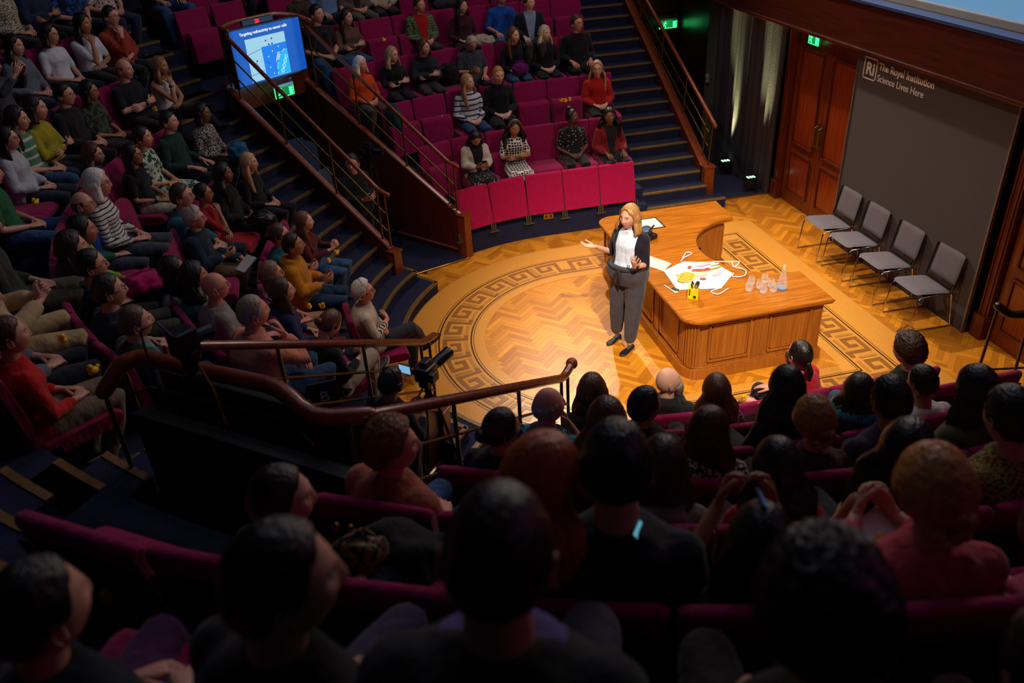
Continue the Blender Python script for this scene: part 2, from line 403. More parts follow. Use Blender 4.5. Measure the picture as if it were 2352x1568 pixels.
TOR = [(.425, .0, .10, .085), (.455, .0, .155, .12), (.51, 0, .172, .135), (.58, -.015, .165, .128), (.67, -.03, .150, .115), (.76, -.04, .155, .115), (.85, -.04, .168, .118), (.905, -.035, .172, .105), (.945, -.03, .150, .085), (.972, -.027, .112, .072), (.992, -.02, .082, .066), (1.008, -.014, .066, .06)]
def torso(mb, inf, female, fat, top=.98, low=.425):
    R = []
    for z, y, a, b in TOR:
        if z < low-.001 or z > top+.001: continue
        if female: a *= 1.0 if z < .6 else (.90 if z < .8 else .91); a *= 1.03 if z < .55 else 1
        g = 1+fat*(1.0 if .5 < z < .85 else .35)
        bb = b*g+(.012*G(z-.84, .05) if female else 0); yy = y+(bb-b)*.6
        R.append(se((0, yy, z), a*(1+fat*.5*(z < .88))+inf, bb+inf, 24, 2.35))
    mb.loft(R)
def arm_pts(pose, s, female, zoff=0):
    e, w, f, b, c = ARMS[pose][0 if s > 0 else 1]; sh = Vector((.158 if not female else .145, -.03, .915)); k = .95 if female else 1
    return mir(sh, s), mir(Vector((e.x*k, e.y, e.z)), s), mir(w, s), Vector((f[0]*s, f[1], f[2])), Vector((b[0]*s, b[1], b[2])), c
def arm(mb, P, inf, end=1.0, start=0.0, female=False, cuff=0):
    S, E, W = P[:3]; k = .9 if female else 1
    pts = [S, S.lerp(E, .35), S.lerp(E, .75), E, E.lerp(W, .3), E.lerp(W, .7), W]; rs = [.053, .048, .042, .039, .038, .031, .025]
    T = [0, .18, .37, .5, .65, .85, 1.0]
    q = [(p, r) for p, r, t in zip(pts, rs, T) if t <= end+.001]
    mb.tube([p for p, r in q], [r*k+inf*(1.25 if cuff else 1) for p, r in q], 12, round_=True)
def leg(mb, L, s, inf, end=1.0):
    H, K, An = [mir(Vector(p), s) for p in L]
    if end >= 1: pts = [H, H.lerp(K, .5), K, K.lerp(An, .35), K.lerp(An, .75), An]; rs = [.086, .078, .058, .055, .042, .036]
    else: pts = [H, H.lerp(K, .5), H.lerp(K, .95)]; rs = [.086, .078, .062]
    mb.tube(pts, [r+inf for r in rs], 14, round_=True)
CORE = {}
def core(pose, legs, female, fat, bare):
    k = (pose, legs if bare else '', female, fat, bare)
    if k in CORE: return CORE[k]
    mb = MB(); torso(mb, -.006, female, fat)
    for s in (1, -1):
        arm(mb, arm_pts(pose, s, female), 0, female=female)
        if bare: leg(mb, LEGS[legs][0 if s > 0 else 1], s, -.004)
    mb.tube([(0, -.02, .93), (0, -.015, 1.0), (0, .0, 1.06), (0, .004, 1.085)], [.06, .052 if female else .058, .05 if female else .056, .045], 14, round_=True)
    CORE[k] = remesh(mb, .0135, 5); return CORE[k]
GARM = {}
def garment(kind, pose, legs, female, fat):
    k = (kind, pose if kind not in ('trousers', 'skirt', 'shorts') else '', legs if kind in ('trousers', 'skirt', 'shorts') else '', female, fat)
    if k in GARM: return GARM[k]
    mb = MB()
    if kind in ('trousers', 'shorts', 'skirt'):
        LG = LEGS[legs]
        if legs == 'speak': LG = tuple((h, k_, tuple(a+(b-a)*.84 for a, b in zip(k_, an))) for h, k_, an in LG)
        mb.loft([se((0, .0, z), a, b, 24, 2.3) for z, a, b in ((.415, .13, .11), (.44, .175, .145), (.52, .186, .15), (.60, .175, .14))])
        if legs == 'speak': mb.loft([se((0, yo, z), a, b, 24, 2.3) for z, a, b, yo in ((.40, .19, .15, .0), (.50, .222, .175, .01), (.57, .218, .178, .015), (.615, .20, .168, .012), (.63, .196, .163, .012))])
        for i, s in enumerate((1, -1)): leg(mb, LG[i], s, (.03 if legs == 'speak' else .014) if kind == 'trousers' else .012, 1.0 if kind == 'trousers' else .5)
        if kind == 'skirt':
            mb.loft([[Vector((a*cos(t), y, .50+c+b*sin(t))) for t in [2*pi*q/20 for q in range(20)]][::-1] for y, a, b, c in ((-.02, .17, .09, 0), (.15, .20, .085, .01), (.33, .21, .085, .005), (.45, .20, .08, -.02))])
        vox = .0135
    else:
        inf = {'tee': .011, 'long': .012, 'jacket': .021, 'hoodie': .02, 'turtle': .015, 'vest': .01, 'blouse': .018, 'half': .014}[kind]
        torso(mb, inf, female, fat, top={'vest': .972, 'tee': .995}.get(kind, 1.01), low=.455)
        end = {'tee': .37, 'vest': .0, 'half': .5}.get(kind, .98)
        for s in (1, -1):
            if kind == 'vest': continue
            arm(mb, arm_pts(pose, s, female), inf, end, female=female, cuff=kind in ('jacket', 'blouse'))
        if kind == 'turtle': mb.tube([(0, -.02, .95), (0, -.015, 1.0), (0, 0, 1.05)], [.082, .07, .065], 14)
        if kind in ('hoodie',):
            mb.ell((0, -.095, .985), (.105, .06, .05), 14, 8); mb.tube([(.07, -.06, 1.0), (.085, .0, .985), (.05, .06, .95)], [.035, .026, .02], 8, round_=True); mb.tube([(-.07, -.06, 1.0), (-.085, .0, .985), (-.05, .06, .95)], [.035, .026, .02], 8, round_=True)
        if kind in ('jacket',):
            mb.tube([(.02, .085, .90), (.06, .045, .965), (.07, -.02, 1.0), (.0, -.085, 1.01), (-.07, -.02, 1.0), (-.06, .045, .965), (-.02, .085, .90)], [.014, .02, .022, .024, .022, .02, .014], 8, round_=True)
        vox = .0125
    v, f = remesh(mb, vox, 4)
    if kind not in ('vest',):      # folds
        for i in range(len(v)):
            n = noise.noise(Vector((v[i][0]*17, v[i][1]*17, v[i][2]*9)))*.006; d = Vector((v[i][0]*.9, v[i][1]+.02, 0)); L = d.length+1e-6
            v[i][0] += d.x/L*n; v[i][1] += d.y/L*n
    me = bpy.data.meshes.new(kind); me.from_pydata(v.tolist(), [], f); me.materials.append(None)
    me.polygons.foreach_set('use_smooth', [True]*len(f)); GARM[k] = me; return me
def link_mesh(name, me, material, parent, M=None):
    o = bpy.data.objects.new(name, me); COL.objects.link(o); o.parent = parent
    if M is not None: o.matrix_local = M
    if material is not None:
        o.material_slots[0].link = 'OBJECT'; o.material_slots[0].material = material
    return o
def head_matrix(yaw, pitch, tilt=0, zoff=0):   # yaw + = to the person's left
    return Matrix.Translation((0, -.004, 1.055+zoff)) @ Matrix.Rotation(yaw, 4, 'Z') @ Matrix.Rotation(tilt, 4, 'Y') @ Matrix.Rotation(pitch, 4, 'X') @ Matrix.Translation((0, .028, .088)) @ Matrix.Diagonal((1.03, 1.03, 1.08, 1))
HAIR = {}
def hair_mesh(style):
    if style in HAIR: return HAIR[style]
    mb = MB(); part = style.split('-')[0]
    cap = {'short': .013, 'crop': .009, 'bald': 0, 'balding': .008, 'bob': .024, 'long': .019, 'wavy': .026, 'curly': .032, 'bun': .012, 'topbun': .013, 'pony': .010, 'updo': .022, 'quiff': .022, 'afro': .034, 'shoulder': .021, 'lob': .02, 'longback': .02}[part]
    female = part in ('bob', 'long', 'wavy', 'bun', 'topbun', 'pony', 'updo', 'shoulder', 'longback', 'afro', 'lob')
    if cap:
        nt_, np_ = 40, 56
        amp, fr = {'curly': (.013, 42), 'wavy': (.006, 26), 'updo': (.007, 30), 'quiff': (.008, 24), 'short': (.004, 30), 'afro': (.012, 48)}.get(part, (.0022, 20))
        def lim(ph):
            a = abs(ph)
            if part == 'balding':  lo = None
            f0 = radians(52 if not female else 50); f1 = radians(64 if not female else 74); f2 = radians(97 if not female else 112); f3 = radians(128)
            if a < .9: return f0+(f1-f0)*sst(.2, .9, a)
            if a < 1.6: return f1+(f2-f1)*sst(.9, 1.45, a)
            return f2+(f3-f2)*sst(1.6, 2.3, a)
        rows = []
        for i in range(nt_+1):
            r = []
            for j in range(np_):
                ph = -pi+2*pi*j/np_; L = lim(ph); th = max(.01, L*i/nt_)
                e = 1-sst(.80, 1.0, i/nt_)
                t0 = cap*e*(1.0+.25*cos(ph-pi)*.6)-.004*(1-e); x, y, z = head_pt(th, ph, 0, 0); v = Vector((x, y, z)); q0 = noise.noise(v*60)
                if part == 'balding':
                    top = sst(radians(52), radians(88), th+.12*q0)*(sst(.7, 1.3, abs(ph))); t0 = -.006+(t0+.006)*top
                if part == 'quiff' and abs(ph) < 1.2: t0 += .014*e*sst(1.0, .3, th)
                n = v.normalized()
                q = noise.noise(Vector((n.x*fr*.09/.03, n.y*fr*.09/.03, n.z*fr*.03/.03*(1.0 if part in ('curly', 'afro') else .35))))
                if female and part != 'afro': q -= 1.3*G(x, .0035)*(1 if y > -.03 else 0)      # parting
                r.append(v+n*(t0+amp*q*e*(1 if t0 > 0 else 0)))
            rows.append(r)
        mb.loft(rows, cap=False)
    def drape(phi0, z1, flare, thick, back=.0, amp=.004, z0=.085, fr=22):
        nz, na = 24, 36; rows = []
        for i in range(nz+1):
            t = i/nz; z = z0+(z1-z0)*t; row = []
            o = sst(-.05, .34, t); close = 1-.45*sst(.9, 1.0, t)
            def rad(ph, off):
                zz = max(z, -.03); th = math.acos(max(-1, min(1, zz/.118))); x, y, _ = head_pt(th, ph)
                k = sst(-.02, -.12, z); ex, ey = (.080+flare*k)*sin(ph), (.088+flare*.5*k)*cos(ph)
                if cos(ph) < 0: ey = (.072+.02*sst(-.02, .02, z)+back*k)*cos(ph)
                x = x*(1-sst(.0, -.05, z))+ex*sst(.0, -.05, z); y = y*(1-sst(.0, -.05, z))+ey*sst(.0, -.05, z)
                n = Vector((x, y, 0)).normalized(); w = noise.noise(Vector((ph*fr*.25, z*fr*.35, 3.1)))*amp+sin(ph*40+z*6)*.0012
                return Vector((x, y, z))+n*(off+w*(off > 0)*1.5)
            for j in range(na+1):
                ph = phi0+(2*pi-2*phi0)*j/na; ed = min(1, min(j, na-j)/3+.25); row.append(rad(ph, (cap+thick)*o*close*ed+.001))
            for j in range(na, -1, -1):
                ph = phi0+(2*pi-2*phi0)*j/na; row.append(rad(ph, -.004))
            rows.append(row)
        mb.loft(rows)
    if part == 'bob': drape(radians(70), -.125, .022, .010)
    if part == 'shoulder': drape(radians(72), -.19, .034, .008, .01, .008)
    if part == 'lob': drape(radians(70), -.155, .03, .012, .0, .012, fr=30)
    if part == 'long': drape(radians(80), -.34, .03, .008, .02, .008)
    if part == 'longback': drape(radians(80), -.40, .05, .008, .045, .010)
    if part == 'wavy': drape(radians(76), -.30, .05, .018, .03, .018, fr=34)
    if part == 'bun': mb.ell((0, -.115, .01), (.038, .032, .036), 14, 10)
    if part == 'topbun':
        for k in range(7): mb.ell((.018*cos(k), -.03+.02*sin(k*2), .135+.008*sin(k*3)), (.028, .028, .03), 10, 8)
    if part == 'updo':
        rnd = random.Random(4)
        for k in range(16): mb.ell((rnd.uniform(-.045, .045), -.09-rnd.uniform(0, .03), rnd.uniform(-.085, .0)), (.022, .02, .02), 10, 7)
    if part == 'pony':
        mb.ell((0, -.105, .005), (.02, .018, .02), 10, 8)
        mb.tube([(0, -.11, .005), (.01, -.135, -.05), (.02, -.135, -.14), (.01, -.125, -.24), (.0, -.12, -.34)], [.018, .03, .034, .028, .01], 12, round_=True)
    me = mb.mesh('hair', [None]); me.polygons.foreach_set('use_smooth', [True]*len(me.polygons)); HAIR[style] = me; return me
def extra_mesh(kind):
    if kind in HAIR: return HAIR[kind]
    mb = MB()
    if kind == 'glasses':
        for s in (1, -1):
            mb.tube([(s*.032+.021*cos(t), .097-.004*abs(cos(t)), .004+.016*sin(t)) for t in [2*pi*k/14 for k in range(15)]], .0022, 5)
            mb.tube([(s*.053, .093, .009), (s*.072, .06, .009), (s*.079, -.005, .004)], .0021, 5)
        mb.tube([(-.011, .1, .008), (0, .103, .01), (.011, .1, .008)], .002, 5)
    if kind == 'beard':
        R = []
        for i in range(9):
            t = i/8; z = -.045-.1*t
            R.append([Vector((.062*(1-.55*t**1.5)*sin(a), .02+(.085-.02*t)*max(.0, cos(a))**.8*(1.0)+.012*sin(pi*t), z+.01*sin(a*9)*t)) for a in [radians(-85+170*k/16) for k in range(17)]]+[Vector((.05*(1-.6*t)*sin(a), .01+.05*max(0, cos(a)), z)) for a in [radians(85-170*k/16) for k in range(17)]])
        mb.loft(R)
    if kind == 'headband':
        mb.tube([(.084*cos(t), -.01, .03+.1*sin(t)) for t in [pi*k/12 for k in range(13)]], .006, 6)
        for s in (1, -1): mb.tube([(s*.074, -.01, .0), (s*.098, -.01, .0)], .033, 14)
    me = mb.mesh(kind, [None]); me.polygons.foreach_set('use_smooth', [True]*len(me.polygons)); HAIR[kind] = me; return me
SHOE = {}
def shoe_mesh(kind='shoe'):
    if kind in SHOE: return SHOE[kind]
    mb = MB(); R = []
    prof = [(-.075, .022, .05), (-.06, .034, .075), (-.02, .036, .08), (.03, .037, .062), (.08, .044, .05), (.13, .043, .042), (.165, .034, .034), (.185, .016, .022)]
    if kind == 'flat': prof = [(-.07, .018, .035), (-.055, .03, .045), (-.02, .032, .04), (.03, .034, .026), (.08, .04, .026), (.13, .038, .026), (.155, .026, .022), (.17, .01, .014)]
    for y, a, h in prof: R.append([Vector((a*cos(t), y, -.085+h*.5+h*.5*sin(t)*(1 if sin(t) > 0 else .98))) for t in [2*pi*k/14 for k in range(14)]][::-1])
    mb.loft(R); n = len(mb.f)
    if kind != 'flat': mb.loft([[Vector((x*1.08, y*1.04, z)) for x, y in [(w*sx, yy) for yy, w, sx in [(-.075, .02, 1), (-.05, .035, 1), (.03, .036, 1), (.09, .046, 1), (.15, .038, 1), (.185, .012, 1), (.185, .012, -1), (.15, .038, -1), (.09, .046, -1), (.03, .036, -1), (-.05, .035, -1), (-.075, .02, -1)]]] for z in (-.09, -.068)], mi=1)
    me = mb.mesh('shoe', [None, None]); me.polygons.foreach_set('use_smooth', [True]*len(me.polygons)); SHOE[kind] = me; return me
def body_mesh(pose, legs, female, fat, bare, hm, hfat, nose, zoff=0, spread=.12):
    cv, cf = core(pose, legs, female, fat, bare); V = [cv]; Fs = list(cf); hp = [np.tile((0., -1., 0.), (len(cv), 1))]; n = len(cv)
    hv, hf = get_head(hfat, nose); M = np.array(hm)
    V.append(hv @ M[:3, :3].T+M[:3, 3]); hp.append(hv.copy()); Fs += [tuple(i+n for i in f) for f in hf]; n += len(hv)
    for s in (1, -1):
        P = arm_pts(pose, s, female); R_ = frame(P[3], P[4]); v, f = get_hand(s, P[5], spread); k = .93 if female else 1
        w_ = np.array(P[2]); V.append((v*k) @ R_+w_); hp.append(np.tile((0., -1., 0.), (len(v), 1))); Fs += [tuple(i+n for i in q) for q in f]; n += len(v)
    if bare and legs == 'stand':
        pass
    V = np.concatenate(V); me = bpy.data.meshes.new('person'); me.from_pydata(V.tolist(), [], Fs)
    at = me.attributes.new('hp', 'FLOAT_VECTOR', 'POINT'); at.data.foreach_set('vector', np.concatenate(hp).ravel())
    me.polygons.foreach_set('use_smooth', [True]*len(Fs)); return me
SKIN = dict(p='#c8917a', f='#d8a48c', m='#a8714f', d='#5c3826', b='#7d5139', r='#cf8a74')
def parse_cloth(t):
    q = t.split('/'); c1 = '#'+q[0]
    return cloth(c1) if len(q) == 1 else cloth(c1, q[1], '#'+q[2], float(q[3]) if len(q) > 3 else 1.0)
def person(loc, rz, label, sex='f', pose='lap', legs='norm', top='long', topc='222222', bottom='trousers', botc='15161c', hair='long', hairc='2a1a12', sk='p', ex='', yaw=0, pitch=0, tilt=0, scale=1, fat=0, tip=None, shoec='14120f', cat='person', zoff=0, spread=.12, shoes=True):
    female = sex == 'f'; hm = head_matrix(yaw, pitch, tilt); bare = bottom in ('skirt', 'shorts') or legs == 'speak'
    me = body_mesh(pose, legs, female, fat, bare, hm, .06 if fat > .1 else (0 if female else .03), .62 if female else .85, 0, spread)
    me.materials.append(skin(SKIN[sk])); o = bpy.data.objects.new('person', me); COL.objects.link(o)
    o.location = (loc[0], loc[1], loc[2]+zoff*scale); o.rotation_euler = (0, 0, rz); o.scale = (scale*1.06, scale*1.06, scale); tag(o, label, cat)
    tn = {'tee': 't_shirt', 'long': 'sweater', 'jacket': 'jacket', 'hoodie': 'hoodie', 'turtle': 'turtleneck', 'vest': 'sleeveless_top', 'blouse': 'blouse', 'half': 'shirt'}[top]
    link_mesh(tn, garment(top, pose, legs, female, fat), parse_cloth(topc), o)
    bc = parse_cloth(botc); link_mesh(bottom, garment(bottom, pose, legs, female, fat), bc, o)
    if shoes:
        for i, s in enumerate((1, -1)):
            An = mir(Vector(LEGS[legs][i][2]), s); Mx = Matrix.Translation(An)
            if legs == 'cross' and i == 0: Mx = Mx @ Matrix.Rotation(.5, 4, 'X') @ Matrix.Rotation(.3, 4, 'Z')
            sh = link_mesh('shoe', shoe_mesh('flat' if 'flat' in ex else 'shoe'), mat('#'+shoec, .6), o, Mx)
            if len(sh.material_slots) > 1: sh.material_slots[1].link = 'OBJECT'; sh.material_slots[1].material = mat('#8f8a84' if 'sole' in ex else '#'+shoec, .7)
    if hair != 'bald': link_mesh('hair', hair_mesh(hair), hairmat('#'+hairc, '#'+tip if tip else None), o, hm)
    if 'glasses' in ex: link_mesh('glasses', extra_mesh('glasses'), mat('#0c0b0b', .3), o, hm)
    if 'upglass' in ex: link_mesh('glasses', extra_mesh('glasses'), mat('#0c0b0b', .3), o, hm @ Matrix.Translation((0, -.02, .09)) @ Matrix.Rotation(.5, 4, 'X'))
    if 'beard' in ex: link_mesh('beard', extra_mesh('beard'), hairmat('#8a8078' if 'grey' in ex else '#'+hairc), o, hm)
    if 'headset' in ex: link_mesh('headset', extra_mesh('headband'), mat('#101114', .4), o, hm)
    if 'watch' in ex:
        P = arm_pts(pose, 1, female); d = (P[2]-P[1]).normalized(); c = P[2]-d*.035; mb = MB(); mb.tube([c-d*.011, c+d*.011], .033, 16); mb.build('wristwatch', mat('#0d0e12', .3), o, True)
    return o
# ---------------------------------------------------------------- materials of the place
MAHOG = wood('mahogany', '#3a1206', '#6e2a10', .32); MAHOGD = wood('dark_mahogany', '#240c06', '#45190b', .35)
OAK = wood('oak', '#7a3c10', '#b96c26', .34, axis=0); OAKZ = wood('oak_upright', '#7a3c0c', '#b56c22', .36, axis=2, dens=26); RAILW = wood('rail_wood', '#5a2410', '#8a3f1a', .25, axis=1)
CARPET = mat('#12173a', .95, name='navy_carpet', vary=.45, bscale=90, bstr=.8)
BRONZE = mat('#6b5326', .35, .8, 'bronze'); BRASS = mat('#9a7a35', .3, .9, 'brass'); CHROME = mat('#c8c8cc', .12, 1, 'chrome'); BLACK = mat('#0b0b0d', .5, 0, 'black_metal')
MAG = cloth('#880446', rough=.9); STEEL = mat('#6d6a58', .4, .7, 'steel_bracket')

# ---------------------------------------------------------------- parquet
def parquet():
    m, nt, p = base('parquet'); at = N(nt, 'ShaderNodeAttribute', attribute_name='tone'); v = coords(nt)
    n = noise_(nt, coords(nt, (1, 1, 1)), 55, 6); n2 = noise_(nt, coords(nt), 1.1, 3)
    f = math_(nt, 'ADD', math_(nt, 'MULTIPLY', at.outputs['Fac'], .62), math_(nt, 'MULTIPLY', n, .35)); f = math_(nt, 'ADD', f, math_(nt, 'MULTIPLY', n2, .12))
    nt.links.new(mix(nt, f, lin('#9c5410'), lin('#ec9c26')), p.inputs['Base Color']); p.inputs['Roughness'].default_value = .34
    p.inputs['Coat Weight'].default_value = .2; p.inputs['Coat Roughness'].default_value = .3; bump(nt, p, n, .08, .003)
    L, W = .32, .064; mb = MB(); tone = []; c, s = cos(pi/4+.0), sin(pi/4)
    def inside(x, y):
        if x > 3.97 or abs(y) > 3.6: return False
        return (x*x+y*y < 3.05**2) if x < 0 else (abs(y) < 3.3 or x > 2.6)
    e = .0008
    for i in range(-130, 131):
        for j in range(-20, 21):
            ox, oy = i*W+j*L, i*W-j*L
            for (a, b, w_, h_) in ((ox, oy, L, W), (ox, oy+W, W, L)):
                P = [(a+e, b+e), (a+w_-e, b+e), (a+w_-e, b+h_-e), (a+e, b+h_-e)]; P = [(x*c-y*s, x*s+y*c) for x, y in P]
                cx, cy = sum(q[0] for q in P)/4, sum(q[1] for q in P)/4
                if inside(cx, cy): mb.add([(x, y, 0) for x, y in P], [(0, 1, 2, 3)]); tone.append(random.random())
    sub = MB(); sub.prism([(-3.3, -3.6), (3.98, -3.6), (3.98, 3.6), (-3.3, 3.6)], -.12, -.002)
    nf = len(mb.f); mb.add(sub.v, sub.f, 1); me = mb.mesh('floor', [m, mat('#4a2a10', .7)])
    a = me.attributes.new('tone', 'FLOAT', 'FACE'); a.data.foreach_set('value', tone+[0]*len(sub.f))
    o = bpy.data.objects.new('floor', me); COL.objects.link(o); struct(o); return m
PARQ = parquet()
def upath(R, n=64):
    X = 2.65-(2.02-R); P = [(X, R)]+[(R*cos(a), R*sin(a)) for a in [pi/2+pi*i/n for i in range(n+1)]]+[(X, -R)]
    return P
def ribbon(mb, R0, R1, z, mi=0, close=True):
    a, b = upath(R0), upath(R1); n = len(a); v = [(x, y, z) for x, y in a]+[(x, y, z) for x, y in b]
    mb.add(v, [(i, n+i, n+(i+1) % n, (i+1) % n) for i in range(n if close else n-1)], mi)
mos = MB(); ribbon(mos, 1.47, 2.42, .0015, 0)
for a, b in ((1.60, 1.607), (1.625, 1.642), (2.005, 2.022), (2.045, 2.052), (2.42, 2.424), (1.466, 1.47)): ribbon(mos, a, b, .003, 1 if a > 1.5 and a < 2.3 else 3)
KEY = [((0, 0), (0, 4)), ((0, 4), (4, 4)), ((4, 4), (4, 1.4)), ((4, 1.4), (1.8, 1.4)), ((1.8, 1.4), (1.8, 2.6)), ((-1.1, 0), (0, 0))]
def keyunit(mb, f, s0, pitch):
    cell = pitch/6.4; R0 = 1.695; q_i = 0
    for (a, b), mi in [(k, 1) for k in KEY]+[(((1.3, .0), (4.2, 0.0)), 2), (((5.3, 1.2), (5.3, 4)), 2)]:
        x0, x1 = sorted((a[0], b[0])); y0, y1 = sorted((a[1], b[1])); h = .42 if mi == 1 else .3
        q = [(x0-h, y0-h), (x1+h, y0-h), (x1+h, y1+h), (x0-h, y1+h)]
        for t in range(2):
            pass
        def P(u, v): return f(s0+u*cell, R0+v*.062)
        k = 3; top = [P(q[3][0]+(q[2][0]-q[3][0])*i/k, q[3][1]) for i in range(k+1)]; bot = [P(q[0][0]+(q[1][0]-q[0][0])*i/k, q[0][1]) for i in range(k+1)]
        z = (.0042 if mi == 1 else .0034)+.0004*q_i; q_i += 1
        mb.add([(x, y, z) for x, y in bot+top], [(i, k+1+i, k+2+i, i+1) for i in range(k)], 2 if mi == 1 else 3)
Rm = 1.83; pit = .40
for i in range(15): keyunit(mos, lambda s, r: (r*cos(s/Rm), r*sin(s/Rm)), pi/2*Rm+.1+i*pi*Rm/14.4, pi*Rm/14.4)
for i in range(5):
    keyunit(mos, lambda s, r: (s, r), .1+i*.44, .42); keyunit(mos, lambda s, r: (s, -r), .1+i*.44, .42)
for i in range(8): keyunit(mos, lambda s, r: (r+.63, s), -1.75+i*.46, .42)
def darkw(h, n): return wood(n, h, h, .35)
mo = mos.build('inlaid_border', [wood('inlay_light', '#c4822c', '#e09c40', .33, dens=20), mat('#1d0f08', .4, name='ebony_line'), wood('inlay_dark', '#84501a', '#9c6426', .35, dens=20), wood('inlay_mid', '#ab722a', '#bd8438', .35, dens=20)])
struct(mo); mo.name = 'floor_inlay'

# ---------------------------------------------------------------- tiers
def arc_r(r, a0, a1, z, n): return [Vector((r*cos(a0+(a1-a0)*i/n), r*sin(a0+(a1-a0)*i/n), z)) for i in range(n+1)]
def ang(r, n, near): p = on_r(r, n, 0, near); a = atan2(p.y, p.x); return a if a > 0 else a+2*pi
def slab(mb, inner, outer, zt, zb, mi=0):   # tread + riser solid between two polylines
    n = len(inner); v = [(p.x, p.y, zt) for p in inner]+[(p.x, p.y, zt) for p in outer]+[(p.x, p.y, zb) for p in inner]+[(p.x, p.y, zb) for p in outer]
    F = []
    for i in range(n-1): F += [(i, i+1, n+i+1, n+i), (2*n+i, 3*n+i, 3*n+i+1, 2*n+i+1), (i, 2*n+i, 2*n+i+1, i+1), (n+i, n+i+1, 3*n+i+1, 3*n+i)]
    F += [(0, n, 3*n, 2*n), (n-1, 3*n-1, 4*n-1, 2*n-1)]; mb.add(v, F, mi)
NT = 10
def RI(k): return 2.89+.78*(k-1)
XF, XN = 1.62, 2.25
for k in range(1, NT):
    z = .45*k; r0, r1 = RI(k), RI(k+1)+.01; tier = MB(); n = 40
    slab(tier, arc_r(r0, ang(r0, -1.55, False), ang(r0, -1.05, True), 0, n), arc_r(r1, ang(r1, -1.55, False), ang(r1, -1.05, True), 0, n), z, max(-.1, z-.6))
    far = lambda r: [Vector((XF, r, 0))]+arc_r(r, pi/2, ang(r, .72, False), 0, 16)
    if k == 1: slab(tier, far(2.89), far(3.10), .27, -.1)
    slab(tier, far(r0 if k > 1 else 3.09), far(r1), z, max(-.1, z-.6))
    near = lambda r: arc_r(r, ang(r, .72, True), 3*pi/2, 0, 16)+[Vector((XN, -r, 0))]
    slab(tier, near(r0), near(r1), z, max(-.1, z-.6))
    if r1 > 6.3:
        r00 = max(r0, 5.62)
        for nr in (False, True):
            lo, hi = (-1.55 if not nr else -1.05), .72
            A0 = arc_r(r00, ang(r00, lo, nr), ang(r00, hi, nr), 0, 14); A1 = arc_r(r1, ang(r1, lo, nr), ang(r1, hi, nr), 0, 14); slab(tier, A0, A1, z, z-.5)
    o = tier.build('floor_tier', CARPET); struct(o)
# ---------------------------------------------------------------- aisle stairs
def stair(name, a0, a1, near, jmax, j0=1):
    t = MB(); st = thing(name, '', ''); del st['label'], st['category']; struct(st)
    def rj(j): return {1: 2.42, 2: 2.67}.get(j, 2.9+.26*(j-3))
    def line(r, hi, lo=None): return arc_r(r, ang(r, a0 if lo is None else lo, near), ang(r, hi, near), 0, 8)
    for j in range(j0, jmax):
        if near and j >= 17: a0, a1 = -1.45, .50
        hi = a1 if j > 2 else a1+(.28 if j == 1 else .16); r0, r1 = rj(j), rj(j+1)+.02 if j > 2 else 2.95
        slab(t, line(r0, hi), line(r1, hi), .15*j, max(-.05, .15*j-.3))
        nb = MB(); slab(nb, line(r0-.012, hi), line(r0+.034, hi), .15*j+.008, .15*j-.022)
        if j <= 2: slab(nb, [on_r(r0, hi-.04, 0, near), on_r(2.93, hi-.04, 0, near)], [on_r(r0, hi+.01, 0, near), on_r(2.93, hi+.01, 0, near)], .15*j+.008, .15*j-.022)
        nb.build('nosing', wood('nosing_wood', '#6a4a2a', '#94703f', .4) if near else wood('nosing_bronze', '#4c3a20', '#7d6436', .35), st)
    t.build('steps', CARPET, st); return st
stair('floor_stairs', -1.55, -.62, False, 27); stair('floor_stairs', -1.05, -.62, True, 24)
def right_stair(sy, x0, x1, jmax):
    st = thing('floor_stairs', '', ''); del st['label'], st['category']; struct(st); t = MB()
    for j in range(1, jmax):
        y = {1: 2.98, 2: 3.2}.get(j, 3.46+.272*(j-3)); y1 = 3.46+.272*(j-2)+.02; z = .15*j; e = .22 if j == 1 else .0
        for mb, a, b, zt, zb in ((t, y, y1, z, max(-.05, z-.3)),): mb.box(((x0+x1+e)/2, sy*(a+b)/2, (zt+zb)/2), (x1+e-x0, b-a, zt-zb))
        nb = MB(); nb.box(((x0+x1+e)/2, sy*(y+.018), z-.006), (x1+e-x0, .05, .03), bev=.008); nb.build('nosing', wood('nosing_bronze', '#5e4c28', '#8d7440', .35), st)
    t.build('steps', CARPET, st)
right_stair(1, XF, 2.72, 26)
rt = MB(); rt.box((XN+.45, -3.6, .07), (.9, 1.2, .14)); rt.box((XN+.45, -3.9, .25), (.9, .8, .3)); struct(rt.build('floor_landing', MAHOGD))
# alcove and corridor carpet
cp = MB(); cp.prism([(2.86, 3.27), (3.95, 3.27), (3.95, 7.5), (2.86, 7.5)], 0, .012)
cp.prism([(un(2.72, .68, 0).x, un(2.72, .68, 0).y), (un(3.2, -.6, 0).x, un(3.2, -.6, 0).y), (un(5.7, -.6, 0).x, un(5.7, -.6, 0).y), (un(5.7, .68, 0).x, un(5.7, .68, 0).y)], 0, .012)
cp.prism([(un(2.9, .68, 0, True).x, un(2.9, .68, 0, True).y), (un(2.9, -.6, 0, True).x, un(2.9, -.6, 0, True).y), (un(5.7, -.6, 0, True).x, un(5.7, -.6, 0, True).y), (un(5.7, .68, 0, True).x, un(5.7, .68, 0, True).y)], 0, .012)
struct(cp.build('floor_carpet', CARPET))
tr = MB(); tr.box((3.4, 3.255, .01), (1.1, .03, .02)); p0, p1 = un(2.7, .66, .012), un(3.18, -.58, .012); tr.tube([p0, p1], .012, 6); struct(tr.build('trim_1', BRASS))

